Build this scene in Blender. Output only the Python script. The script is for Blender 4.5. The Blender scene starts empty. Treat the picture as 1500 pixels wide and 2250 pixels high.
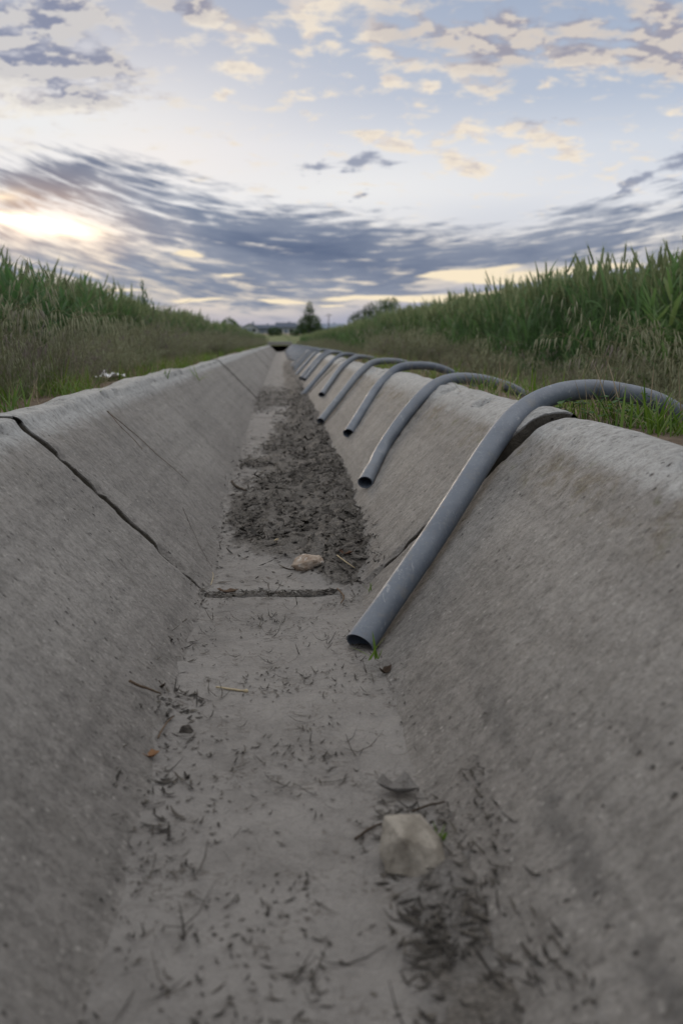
import bpy, bmesh, math, random
import numpy as np
from mathutils import Vector, Matrix

random.seed(7)
RNG = np.random.default_rng(11)
SC = bpy.context.scene
COL = SC.collection
R = math.radians

# ---------------------------------------------------------------- camera
F = 2187.5                        # focal length in pixels of the 1500 x 2250 photograph
TH = math.atan((1125 - 752) / F)
PS = math.atan((750 - 615) / F * math.cos(TH))
CAM = np.array([0.0, 0.0, 0.47])
FW = np.array([math.sin(PS) * math.cos(TH), math.cos(PS) * math.cos(TH), -math.sin(TH)])
RT = np.array([math.cos(PS), -math.sin(PS), 0.0])
UP = np.cross(RT, FW)


def ray(x, y):
    return FW + RT * (x - 750) / F - UP * (y - 1125) / F


def on_z(x, y, z):
    d = ray(x, y)
    return CAM + d * (z - CAM[2]) / d[2]


def on_y(x, y, Y):
    d = ray(x, y)
    return CAM + d * Y / d[1]


def on_wall(x, y, off=0.0, sg=1, b=0.15):
    d = ray(x, y)
    t = (b + CAM[2] - off * 1.414) / (sg * d[0] - d[2])
    return CAM + d * t


def sky_dir(x, y):
    d = ray(x, y)
    return math.degrees(math.atan2(d[0], d[1])), math.degrees(math.asin(d[2] / np.linalg.norm(d)))


cam_d = bpy.data.cameras.new("camera")
cam = bpy.data.objects.new("camera", cam_d)
COL.objects.link(cam)
cam.location = CAM
cam.rotation_euler = Matrix((RT, UP, -FW)).transposed().to_euler()
cam_d.sensor_fit = 'VERTICAL'
cam_d.sensor_height = 36.0
cam_d.lens = 35.0
cam_d.clip_start = 0.02
cam_d.clip_end = 6000
cam_d.dof.use_dof = True
cam_d.dof.focus_distance = 1.85
cam_d.dof.aperture_fstop = 5.6
SC.camera = cam
SC.render.engine = 'CYCLES'
SC.cycles.use_denoising = True
SC.cycles.max_bounces = 6
SC.cycles.diffuse_bounces = 3
SC.cycles.glossy_bounces = 2
SC.cycles.transmission_bounces = 3
SC.cycles.transparent_max_bounces = 4
SC.cycles.caustics_reflective = False
SC.cycles.caustics_refractive = False
SC.view_settings.view_transform = 'Standard'
SC.view_settings.look = 'None'
SC.view_settings.exposure = 0.0
SC.view_settings.gamma = 1.0


# ---------------------------------------------------------------- object helpers
def tag(o, label=None, cat=None, group=None, kind=None):
    if label: o['label'] = label
    if cat: o['category'] = cat
    if group: o['group'] = group
    if kind: o['kind'] = kind
    return o


def link(name, me, mats, parent=None, loc=None):
    o = bpy.data.objects.new(name, me)
    COL.objects.link(o)
    for m in (mats if isinstance(mats, (list, tuple)) else [mats]):
        me.materials.append(m)
    if parent is not None:
        o.parent = parent
    if loc is not None:
        o.location = loc
    return o


def empty(name, loc, rz=0.0):
    o = bpy.data.objects.new(name, None)
    COL.objects.link(o)
    o.location = loc
    o.rotation_euler = (0, 0, rz)
    o.empty_display_size = 0.1
    return o


class MB:
    """collects vertices and faces (with a material slot and a random value per face) for ONE mesh"""
    def __init__(s):
        s.v, s.f, s.m, s.r, s.n = [], [], [], [], 0

    def add(s, verts, faces, m=0, r=0.0):
        verts = np.asarray(verts, float).reshape(-1, 3)
        k = s.n
        s.v.append(verts)
        s.n += len(verts)
        for f in faces:
            s.f.append([i + k for i in f])
            s.m.append(m)
            s.r.append(r)

    def tube(s, pts, rad, n=5, m=0, r=0.0, cap=True):
        pts = np.asarray(pts, float)
        rad = np.broadcast_to(np.asarray(rad, float), (len(pts),))
        t = np.gradient(pts, axis=0)
        t /= np.linalg.norm(t, axis=1)[:, None] + 1e-12
        ref = np.array([0, 0, 1.0]) if abs(t[0][2]) < .8 else np.array([1.0, 0, 0])
        V = []
        for i in range(len(pts)):
            a = np.cross(t[i], ref); a /= np.linalg.norm(a) + 1e-12
            b = np.cross(a, t[i])
            ref = b
            for k in range(n):
                q = 2 * math.pi * k / n
                V.append(pts[i] + rad[i] * (a * math.cos(q) + b * math.sin(q)))
        Fc = []
        for i in range(len(pts) - 1):
            for k in range(n):
                k2 = (k + 1) % n
                Fc.append([i * n + k, i * n + k2, (i + 1) * n + k2, (i + 1) * n + k])
        if cap:
            Fc.append(list(range(n))[::-1]); Fc.append([(len(pts) - 1) * n + k for k in range(n)])
        s.add(V, Fc, m, r)

    def blade(s, base, az, L, w, lean, bend, m=0, r=0.0, seg=5, fold=0.25, twist=0.0):
        """a curved, slightly folded leaf strip"""
        d = np.array([math.cos(az), math.sin(az), 0.0])
        side0 = np.array([-d[1], d[0], 0.0])
        p = np.array(base, float)
        ang = lean
        V = []
        for i in range(seg + 1):
            t = i / seg
            ww = w * (1 - t ** 2.2) * (0.55 + 0.45 * min(1, t * 4)) * .5 + 1e-5
            dirv = d * math.sin(ang) + np.array([0, 0, 1.0]) * math.cos(ang)
            nrm = d * math.cos(ang) - np.array([0, 0, 1.0]) * math.sin(ang)
            tw = twist * t
            side = side0 * math.cos(tw) + nrm * math.sin(tw)
            V += [p - side * ww + nrm * ww * fold, p, p + side * ww + nrm * ww * fold]
            p = p + dirv * L / seg
            ang += bend / seg
        Fc = []
        for i in range(seg):
            k = 3 * i
            Fc += [[k, k + 1, k + 4, k + 3], [k + 1, k + 2, k + 5, k + 4]]
        s.add(V, Fc, m, r)

    def spindle(s, a, b, w, n=4, m=0, r=0.0, seg=3):
        a = np.array(a, float); b = np.array(b, float)
        rr = [w * .25, w * .5, w * .42, w * .06] if seg == 3 else [w * .1] + [w * .5 * math.sin(math.pi * (i / seg) ** .8) + w * .06 for i in range(1, seg)] + [w * .05]
        pts = [a + (b - a) * i / (len(rr) - 1) for i in range(len(rr))]
        s.tube(pts, rr, n, m, r, cap=False)

    def box(s, c, h, m=0, r=0.0):
        c = np.array(c, float)
        V = [c + np.array([x * h[0], y * h[1], z * h[2]]) for x in (-1, 1) for y in (-1, 1) for z in (-1, 1)]
        s.add(V, [[0, 1, 3, 2], [4, 6, 7, 5], [0, 4, 5, 1], [2, 3, 7, 6], [0, 2, 6, 4], [1, 5, 7, 3]], m, r)

    def mesh(s, name, smooth=True):
        me = bpy.data.meshes.new(name)
        V = np.concatenate(s.v) if s.v else np.zeros((0, 3))
        me.from_pydata(V.tolist(), [], s.f)
        me.polygons.foreach_set('material_index', np.array(s.m, dtype=np.int32))
        me.polygons.foreach_set('use_smooth', np.full(len(s.f), smooth))
        at = me.attributes.new('rnd', 'FLOAT', 'FACE')
        at.data.foreach_set('value', np.array(s.r, dtype=np.float32))
        me.update()
        return me


def grid_mesh(name, P, smooth=True, keep=None):
    """P: (ny, nx, 3) array of points -> mesh"""
    ny, nx = P.shape[:2]
    me = bpy.data.meshes.new(name)
    idx = np.arange(ny * nx).reshape(ny, nx)
    q = np.stack([idx[:-1, :-1], idx[:-1, 1:], idx[1:, 1:], idx[1:, :-1]], -1)
    if keep is not None:
        q = q[keep]
    q = q.reshape(-1, 4)
    me.vertices.add(ny * nx)
    me.vertices.foreach_set('co', P.reshape(-1).astype(np.float32))
    me.loops.add(q.size)
    me.loops.foreach_set('vertex_index', q.reshape(-1).astype(np.int32))
    me.polygons.add(len(q))
    me.polygons.foreach_set('loop_start', (np.arange(len(q)) * 4).astype(np.int32))
    me.polygons.foreach_set('use_smooth', np.full(len(q), smooth))
    me.update(calc_edges=True)
    me.validate()
    return me


# ---------------------------------------------------------------- numpy noise
def _hash(ix, iy, seed):
    h = (ix.astype(np.int64) * 374761393 + iy.astype(np.int64) * 668265263 + seed * 144665) & 0xffffffff
    h = ((h ^ (h >> 13)) * 1274126177) & 0xffffffff
    h = h ^ (h >> 16)
    return (h & 0xffffff) / float(0xffffff)


def vnoise(x, y, seed=0):
    x, y = np.broadcast_arrays(np.asarray(x, float), np.asarray(y, float))
    ix, iy = np.floor(x), np.floor(y)
    fx, fy = x - ix, y - iy
    fx = fx * fx * fx * (fx * (fx * 6 - 15) + 10); fy = fy * fy * fy * (fy * (fy * 6 - 15) + 10)
    a, b = _hash(ix, iy, seed), _hash(ix + 1, iy, seed)
    c, d = _hash(ix, iy + 1, seed), _hash(ix + 1, iy + 1, seed)
    return (a + (b - a) * fx) * (1 - fy) + (c + (d - c) * fx) * fy - .5


def fbm(x, y, oct=4, seed=0, gain=.5):
    s, a, k = 0.0, 1.0, 1.0
    for o in range(oct):
        s = s + a * vnoise(x * k + o * 17.3, y * k - o * 9.1, seed + o)
        a *= gain; k *= 2.03
    return s


def sstep(a, b, x):
    t = np.clip((np.asarray(x, float) - a) / (b - a), 0, 1)
    return t * t * (3 - 2 * t)


# ---------------------------------------------------------------- node helpers
class NT:
    def __init__(s, nt):
        s.nt = nt
        nt.nodes.clear()

    def n(s, typ, **kw):
        nd = s.nt.nodes.new(typ)
        for k, v in kw.items():
            setattr(nd, k, v)
        return nd

    def put(s, sock, v):
        if isinstance(v, bpy.types.NodeSocket):
            s.nt.links.new(v, sock)
        elif v is not None:
            if sock.type == 'RGBA' and len(v) == 3:
                v = (*v, 1.0)
            sock.default_value = v

    def m(s, op, a, b=None, c=None, clamp=False):
        nd = s.n('ShaderNodeMath', operation=op, use_clamp=clamp)
        s.put(nd.inputs[0], a)
        if b is not None: s.put(nd.inputs[1], b)
        if c is not None: s.put(nd.inputs[2], c)
        return nd.outputs[0]

    def add(s, a, b): return s.m('ADD', a, b)
    def sub(s, a, b): return s.m('SUBTRACT', a, b)
    def mul(s, a, b): return s.m('MULTIPLY', a, b)

    def step(s, x, a, b, lo=0.0, hi=1.0):
        nd = s.n('ShaderNodeMapRange', interpolation_type='SMOOTHSTEP')
        s.put(nd.inputs['Value'], x)
        for k, v in (('From Min', a), ('From Max', b), ('To Min', lo), ('To Max', hi)):
            s.put(nd.inputs[k], v)
        return nd.outputs['Result']

    def lin(s, x, a, b, lo=0.0, hi=1.0):
        nd = s.n('ShaderNodeMapRange')
        s.put(nd.inputs['Value'], x)
        for k, v in (('From Min', a), ('From Max', b), ('To Min', lo), ('To Max', hi)):
            s.put(nd.inputs[k], v)
        return nd.outputs['Result']

    def mix(s, f, a, b, mode='MIX'):
        nd = s.n('ShaderNodeMix', data_type='RGBA', blend_type=mode)
        nd.clamp_factor = True
        s.put(nd.inputs[0], f); s.put(nd.inputs[6], a); s.put(nd.inputs[7], b)
        return nd.outputs[2]

    def noise(s, vec, scale=5.0, detail=3.0, rough=.5, dist=0.0, dim='3D'):
        nd = s.n('ShaderNodeTexNoise', noise_dimensions=dim)
        if vec is not None: s.put(nd.inputs['Vector'], vec)
        nd.inputs['Scale'].default_value = scale
        nd.inputs['Detail'].default_value = detail
        nd.inputs['Roughness'].default_value = rough
        nd.inputs['Distortion'].default_value = dist
        return nd.outputs['Fac']

    def voro(s, vec, scale, feature='F1', rand=1.0):
        nd = s.n('ShaderNodeTexVoronoi', feature=feature)
        s.put(nd.inputs['Vector'], vec)
        nd.inputs['Scale'].default_value = scale
        nd.inputs['Randomness'].default_value = rand
        return nd.outputs['Distance']

    def map(s, vec, scale=(1, 1, 1), rot=(0, 0, 0), loc=(0, 0, 0), typ='POINT'):
        nd = s.n('ShaderNodeMapping', vector_type=typ)
        s.put(nd.inputs['Vector'], vec)
        nd.inputs['Scale'].default_value = scale
        nd.inputs['Rotation'].default_value = rot
        nd.inputs['Location'].default_value = loc
        return nd.outputs[0]

    def ramp(s, x, stops, interp='LINEAR'):
        nd = s.n('ShaderNodeValToRGB')
        s.put(nd.inputs[0], x)
        e = nd.color_ramp.elements
        nd.color_ramp.interpolation = interp
        while len(e) < len(stops): e.new(.5)
        for el, (p, c) in zip(e, stops):
            el.position = p
            el.color = (*c, 1) if len(c) == 3 else c
        return nd.outputs[0]

    def bump(s, h, strength, dist, normal=None):
        nd = s.n('ShaderNodeBump')
        nd.inputs['Strength'].default_value = strength
        nd.inputs['Distance'].default_value = dist
        s.put(nd.inputs['Height'], h)
        if normal is not None: s.put(nd.inputs['Normal'], normal)
        return nd.outputs[0]


def material(name):
    m = bpy.data.materials.new(name)
    m.use_nodes = True
    t = NT(m.node_tree)
    out = t.n('ShaderNodeOutputMaterial')
    bs = t.n('ShaderNodeBsdfPrincipled')
    t.nt.links.new(bs.outputs[0], out.inputs[0])
    t.bs, t.out = bs, out
    return m, t


def simple(name, col, rough=.8, var=.25, scale=6.0, spec=.3):
    m, t = material(name)
    tc = t.n('ShaderNodeTexCoord').outputs['Object']
    nz = t.noise(tc, scale, 4, .6)
    t.put(t.bs.inputs['Base Color'], t.mix(nz, tuple(c * (1 - var) for c in col), tuple(c * (1 + var) for c in col)))
    t.bs.inputs['Roughness'].default_value = rough
    t.bs.inputs['Specular IOR Level'].default_value = spec
    return m


def plant(name, stops, transl=.35, rough=.55, spec=.3, patch=0):
    """leafy material: colour picked by the face's 'rnd' value and by the instance's random number"""
    m, t = material(name)
    at = t.n('ShaderNodeAttribute', attribute_name='rnd').outputs['Fac']
    oi = t.n('ShaderNodeObjectInfo').outputs['Random']
    x = t.m('ADD', t.mul(at, .6), t.mul(oi, .4))
    if patch:
        ps_ = t.noise(t.n('ShaderNodeNewGeometry').outputs['Position'], patch, 3, .6)
        x = t.m('ADD', t.mul(x, .5), t.lin(ps_, .32, .68, .0, .5))
    col = t.ramp(x, stops)
    t.put(t.bs.inputs['Base Color'], col)
    t.bs.inputs['Roughness'].default_value = rough
    t.bs.inputs['Specular IOR Level'].default_value = spec
    tr = t.n('ShaderNodeBsdfTranslucent')
    t.put(tr.inputs['Color'], t.mix(.5, col, (.25, .3, .05), 'MULTIPLY') if False else col)
    mx = t.n('ShaderNodeMixShader')
    mx.inputs[0].default_value = transl
    t.nt.links.new(t.bs.outputs[0], mx.inputs[1]); t.nt.links.new(tr.outputs[0], mx.inputs[2])
    t.nt.links.new(mx.outputs[0], t.out.inputs[0])
    return m
# ---------------------------------------------------------------- sky and light
SUN_A, SUN_E = sky_dir(135, 498)
W = bpy.data.worlds.new("World")
SC.world = W
W.use_nodes = True
t = NT(W.node_tree)
wout = t.n('ShaderNodeOutputWorld')
bg = t.n('ShaderNodeBackground')
t.nt.links.new(bg.outputs[0], wout.inputs[0])
direc = t.n('ShaderNodeTexCoord').outputs['Generated']
sep = t.n('ShaderNodeSeparateXYZ'); t.put(sep.inputs[0], direc)
dx, dy, dz = sep.outputs
az = t.mul(t.m('ARCTAN2', dx, dy), 57.29578)
el = t.mul(t.m('ARCSINE', dz), 57.29578)
ae_n = t.n('ShaderNodeCombineXYZ'); t.put(ae_n.inputs[0], az); t.put(ae_n.inputs[1], el)
ae = ae_n.outputs[0]
# the plane the cloud layers lie in, seen in perspective
zz = t.m('MAXIMUM', t.add(dz, .14), .05)
pl_n = t.n('ShaderNodeCombineXYZ')
t.put(pl_n.inputs[0], t.m('DIVIDE', dx, zz)); t.put(pl_n.inputs[1], t.m('DIVIDE', dy, zz))
plane = pl_n.outputs[0]

sky = t.n('ShaderNodeTexSky', sky_type='NISHITA')
sky.sun_disc = False
sky.sun_elevation = R(SUN_E)
sky.sun_rotation = R(SUN_A)
sky.air_density = 1.0
sky.dust_density = 1.5


def lin3(r, g, b):
    f = lambda c: (c / 255 / 12.92) if c <= 10 else ((c / 255 + .055) / 1.055) ** 2.4
    return (f(r), f(g), f(b))


DEG = 57.29578 / F


def blobs(items, warp=None):
    """sum of soft spots; items in photo pixels (x, y, rx, ry, tilt, weight) turned into directions"""
    tot = None
    for x, y, rx, ry, rot, w in items:
        a, e = sky_dir(x, y)
        v = t.map(warp or ae, scale=(rx * DEG, ry * DEG, 1), rot=(0, 0, R(rot)), loc=(a, e, 0), typ='TEXTURE')
        g = t.n('ShaderNodeTexGradient', gradient_type='QUADRATIC_SPHERE')
        t.put(g.inputs[0], v)
        tot = t.mul(g.outputs[1], w) if tot is None else t.m('MULTIPLY_ADD', g.outputs[1], w, tot)
    return tot


def curve_of_az(pts):
    """a boundary given in photo pixels -> elevation as a function of azimuth"""
    ad = sorted(sky_dir(x, y) for x, y in pts)
    nd = t.n('ShaderNodeFloatCurve')
    cv = nd.mapping.curves[0]
    P = [((a + 30) / 60, e / 20) for a, e in ad]
    P = [(0.0, P[0][1])] + P + [(1.0, P[-1][1])]
    while len(cv.points) < len(P): cv.points.new(.5, .5)
    for q, (u, v) in zip(cv.points, P): q.location = (u, v)
    nd.mapping.update()
    t.put(nd.inputs['Value'], t.lin(az, -30, 30))
    return t.mul(nd.outputs[0], 20.0)


# warped direction, so that the soft spots get ragged outlines
def vwarp(vec, scale, amt, sc=(1, 1, 1), loc=(0, 0, 0)):
    nd = t.n('ShaderNodeTexNoise')
    t.put(nd.inputs['Vector'], t.map(vec, scale=sc, loc=loc))
    nd.inputs['Scale'].default_value = scale
    nd.inputs['Detail'].default_value = 4
    s1 = t.n('ShaderNodeVectorMath', operation='SUBTRACT'); t.put(s1.inputs[0], nd.outputs['Color']); s1.inputs[1].default_value = (.5, .5, .5)
    s2 = t.n('ShaderNodeVectorMath', operation='MULTIPLY'); t.put(s2.inputs[0], s1.outputs[0]); s2.inputs[1].default_value = (amt[0], amt[1], 0)
    s3 = t.n('ShaderNodeVectorMath', operation='ADD'); t.put(s3.inputs[0], s2.outputs[0]); t.put(s3.inputs[1], vec)
    return s3.outputs[0]


wae = vwarp(ae, .35, (5.0, 2.6))

# clear air between the clouds
base = t.ramp(t.lin(el, 0, 60), [(0, lin3(158, 166, 190)), (1.5 / 60, lin3(152, 163, 190)), (3.5 / 60, lin3(160, 170, 195)), (6 / 60, lin3(205, 212, 226)), (8 / 60, lin3(226, 230, 239)),
                               (10.5 / 60, lin3(217, 224, 237)), (13 / 60, lin3(186, 199, 221)), (18 / 60, lin3(163, 179, 206)), (26 / 60, lin3(208, 214, 226)), (38 / 60, (1.05, 1.05, 1.06)), (1, (1.05, 1.06, 1.08))])  # the unseen upper stops are raised to light the ditch from overhead
nis = t.n('ShaderNodeVectorMath', operation='SCALE'); t.put(nis.inputs[0], sky.outputs[0]); nis.inputs['Scale'].default_value = .1
base = t.mix(t.step(el, 2, 14, .02, .12), base, nis.outputs[0])
# veil of light around the hidden sun
glow = blobs([(80, 270, 760, 170, 6, 1.0), (750, 420, 800, 130, 4, .9)])
base = t.mix(t.m('MULTIPLY', glow, 1.05, clamp=True), base, (.90, .90, .90))

# ---- scattered cumulus, cream where lit, mauve grey where thick
nA = t.noise(plane, 9.0, 6, .60, .25)
nA2 = t.noise(t.map(plane, loc=(.025, .045, 0)), 9.0, 4, .6, .25)
bA = blobs([
    (90, 40, 360, 160, 0, .46), (60, 165, 280, 120, 0, .46), (240, 170, 150, 80, -15, .34), (470, 60, 170, 60, -12, .36), (430, 15, 150, 60, 0, .34), (660, 12, 150, 75, 0, .40),
    (700, 92, 90, 40, 0, .32), (830, 70, 230, 150, -25, .40), (1080, 90, 240, 170, 20, .42), (1270, 120, 260, 75, -6, .36),
    (1400, 40, 330, 110, 0, .36), (1490, 120, 140, 110, 0, .34), (525, 158, 110, 34, -6, .46), (560, 200, 80, 26, -10, .38), (466, 197, 36, 22, 0, .42),
    (680, 202, 90, 24, 0, .38), (865, 172, 60, 32, -15, .44), (970, 187, 40, 18, 0, .42), (1180, 190, 60, 18, 0, .36),
    (1070, 290, 170, 42, -4, .40), (1210, 270, 110, 26, -4, .34), (860, 300, 150, 50, -10, .36), (1000, 358, 80, 42, 0, .36), (1062, 370, 60, 40, -20, .40),
    (1200, 330, 160, 60, -15, .28), (1480, 245, 60, 24, 0, .34), (130, 225, 280, 40, 5, .34), (40, 300, 150, 45, 0, .3), (1290, 375, 130, 60, 0, .2)], wae)
far = t.step(el, 17.5, 24, 0, .10)
hi = t.m('ADD', bA, far)
dA = t.add(t.m('MULTIPLY_ADD', nA, 1.5, -.36), hi)
dA2 = t.add(t.m('MULTIPLY_ADD', nA2, 1.5, -.36), hi)
covA = t.mul(t.step(dA, .44, .76), t.step(el, 5, 8))
lit = t.step(t.sub(dA, dA2), -.10, .05)
shd = blobs([(40, 60, 420, 200, 0, 1.4), (170, 150, 260, 110, -20, 1.1), (430, 8, 230, 70, 0, 1.0), (1290, 30, 560, 160, -5, 1.4), (1110, 110, 170, 120, -20, .9), (900, 75, 220, 90, -20, .8),
    (1490, 100, 170, 100, 0, 1.0), (1150, 262, 170, 34, -4, .8), (1250, 268, 150, 26, -4, .6), (1480, 215, 80, 30, 0, .4)], wae)
thick = t.m('ADD', t.step(dA, .62, 1.15, 0, .45), t.mul(t.step(t.add(shd, t.mul(t.sub(nA, .5), 1.2)), -.2, .85), 1.0), clamp=True)
leftA = t.step(az, -14, 2)
cream = t.mix(leftA, lin3(255, 248, 236), lin3(255, 241, 220))
shade = t.mix(leftA, lin3(136, 143, 168), lin3(160, 157, 170))
cA = t.mix(t.m('MULTIPLY', thick, t.add(.45, t.mul(t.sub(1.0, lit), .55))), t.mix(t.mul(t.sub(1.0, lit), .55), cream, lin3(226, 214, 208)), shade)
col = t.mix(t.mul(covA, .93), base, cA)

# ---- the long bank of stratus
ub = curve_of_az([(0, 325), (150, 318), (300, 352), (450, 395), (600, 432), (720, 455), (900, 468), (1050, 500), (1150, 488), (1250, 450), (1400, 418), (1500, 402)])
lb = curve_of_az([(0, 640), (200, 650), (400, 680), (600, 690), (800, 672), (950, 640), (1100, 606), (1300, 580), (1500, 560)])
a3 = t.sub(az, 3.0)
bendl = t.mul(t.m('POWER', t.m('MINIMUM', a3, 0.0), 2.0), .011)
bendr = t.mul(t.m('POWER', t.m('MAXIMUM', a3, 0.0), 2.0), .0045)
vp = t.sub(el, t.add(bendl, bendr))
st_n = t.n('ShaderNodeCombineXYZ'); t.put(st_n.inputs[0], t.mul(az, .22)); t.put(st_n.inputs[1], t.mul(vp, 1.15))
st = st_n.outputs[0]
nB = t.noise(st, 1.0, 6, .60, .8)
nB2 = t.noise(t.map(st, scale=(.55, .6, 1), loc=(7, 3, 0)), 1.0, 4, .55, .5)
nB3 = t.noise(t.map(st, scale=(2.2, 2.6, 1), loc=(1, 8, 0)), 1.0, 4, .6, .3)
up_m = t.step(t.sub(ub, el), -1.2, 2.0)
lo_m = t.step(t.sub(el, lb), -1.0, 1.1)
body = t.mul(up_m, lo_m)
core = blobs([(180, 370, 420, 70, 12, .55), (720, 560, 520, 150, 0, .8), (1150, 545, 380, 110, 8, .55), (470, 500, 330, 110, -22, .4), (1420, 450, 300, 90, 10, .2)], wae)
hole = blobs([(110, 480, 330, 120, -10, .75), (400, 555, 130, 40, -6, .6), (470, 470, 120, 26, -25, .25), (560, 600, 120, 26, -8, .3), (930, 560, 90, 20, 0, .2), (1240, 560, 60, 16, 0, .25), (1490, 462, 150, 26, 8, .5)], wae)
dB = t.add(t.mul(body, .60), t.add(t.add(t.mul(t.sub(nB, .5), 1.5), t.mul(t.sub(nB3, .5), 1.1)), t.sub(t.mul(core, .55), t.mul(hole, .55))))
dB = t.sub(t.mul(dB, t.step(body, .02, .25)), t.mul(t.step(t.noise(t.map(st, scale=(1.5, 3.2, 1), loc=(4, 2, 0)), 1.0, 3, .5, .2), .48, .84), .5))
covB = t.step(dB, .10, .76)
dark = t.m('ADD', t.add(t.mul(core, .55), t.mul(t.sub(nB2, .5), 1.1)), t.add(t.mul(t.sub(nB3, .5), .5), .38))
cB = t.ramp(dark, [(0, lin3(180, 184, 195)), (.4, lin3(136, 146, 166)), (.75, lin3(108, 122, 148)), (1, lin3(86, 103, 134))])
warm = blobs([(80, 450, 330, 140, 0, .8)])
cB = t.mix(t.m('MULTIPLY', warm, 1.3, clamp=True), cB, lin3(176, 156, 150))
backlit = t.mix(t.step(el, 3, 8), lin3(252, 236, 212), lin3(243, 243, 245))
inband = t.mul(body, .85)
col = t.mix(inband, col, backlit)
col = t.mix(t.mul(covB, .96), col, cB)

# ---- dark scraps in front of the bright gap, bright slits near the horizon
scr = blobs([(800, 350, 110, 38, 0, .5), (690, 372, 110, 22, 6, .5), (805, 420, 70, 18, 0, .5), (1470, 360, 140, 50, 10, .5), (1390, 408, 120, 16, 8, .5)], wae)
dS = t.add(scr, t.mul(t.sub(nB3, .55), .75))
col = t.mix(t.mul(t.step(dS, .12, .36), t.mul(t.step(scr, .01, .12), .85)), col, lin3(142, 150, 172))
wst = vwarp(ae, .5, (3.0, .9), (.4, 2, 1))
slit = blobs([(620, 665, 110, 9, 0, 1), (850, 652, 300, 13, 1, 1), (1060, 648, 260, 12, 5, .9), (1120, 606, 260, 26, 4, 1.1), (1010, 606, 130, 16, 0, .9), (440, 657, 110, 8, 0, .9), (280, 634, 130, 9, 0, .8),
              (500, 605, 90, 10, 0, .7), (1000, 668, 110, 8, 12, .8), (720, 672, 80, 5, 0, .6), (410, 556, 70, 15, -4, .9), (1050, 590, 200, 14, 6, .8), (1330, 590, 180, 16, 5, .8)], wst)
dC = t.add(t.mul(slit, 1.25), t.mul(t.sub(nB3, .5), 1.1))
col = t.mix(t.mul(t.step(dC, .16, .52), t.step(slit, .08, .3)), col, lin3(255, 238, 208))

# ---- the sun behind the cloud
halo = blobs([(100, 488, 400, 110, -8, 1.0)], wae)
sunc = blobs([(135, 503, 150, 34, -4, 1.0), (10, 430, 80, 26, 0, .5), (20, 482, 150, 28, -4, .6)], wst)
addn = t.n('ShaderNodeMix', data_type='RGBA', blend_type='ADD')
t.put(addn.inputs[0], t.mul(halo, .40)); t.put(addn.inputs[6], col); t.put(addn.inputs[7], (.95, .52, .16, 1))
col = addn.outputs[2]
addn = t.n('ShaderNodeMix', data_type='RGBA', blend_type='ADD')
t.put(addn.inputs[0], t.m('MULTIPLY', sunc, 1.6, clamp=True)); t.put(addn.inputs[6], col); t.put(addn.inputs[7], (1.0, .80, .48, 1))
col = addn.outputs[2]
# the side away from the sunset is dimmer; below the horizon there is only ground
back = t.step(dy, -.5, .6, .52, .95)
sc_n = t.n('ShaderNodeVectorMath', operation='SCALE'); t.put(sc_n.inputs[0], col); back = t.mul(back, t.step(t.m('ABSOLUTE', az), 24, 55, 1.0, 1.6))  # unseen sky beside the view brightened to light the banks
t.put(sc_n.inputs['Scale'], t.mul(back, t.step(el, -2, -.2, .25, 1.0)))
t.put(bg.inputs['Color'], sc_n.outputs[0])
bg.inputs['Strength'].default_value = 1.0
W.cycles.sampling_method = 'MANUAL'
W.cycles.sample_map_resolution = 512

sl = bpy.data.lights.new("sun", 'SUN')
sl.energy = .9
sl.angle = R(14)
sl.color = (1.0, .82, .62)
so = bpy.data.objects.new("sun", sl)
COL.objects.link(so)
sd = Vector((math.sin(R(SUN_A)) * math.cos(R(SUN_E)), math.cos(R(SUN_A)) * math.cos(R(SUN_E)), math.sin(R(SUN_E))))
so.rotation_euler = (-sd).to_track_quat('-Z', 'Y').to_euler()
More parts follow.
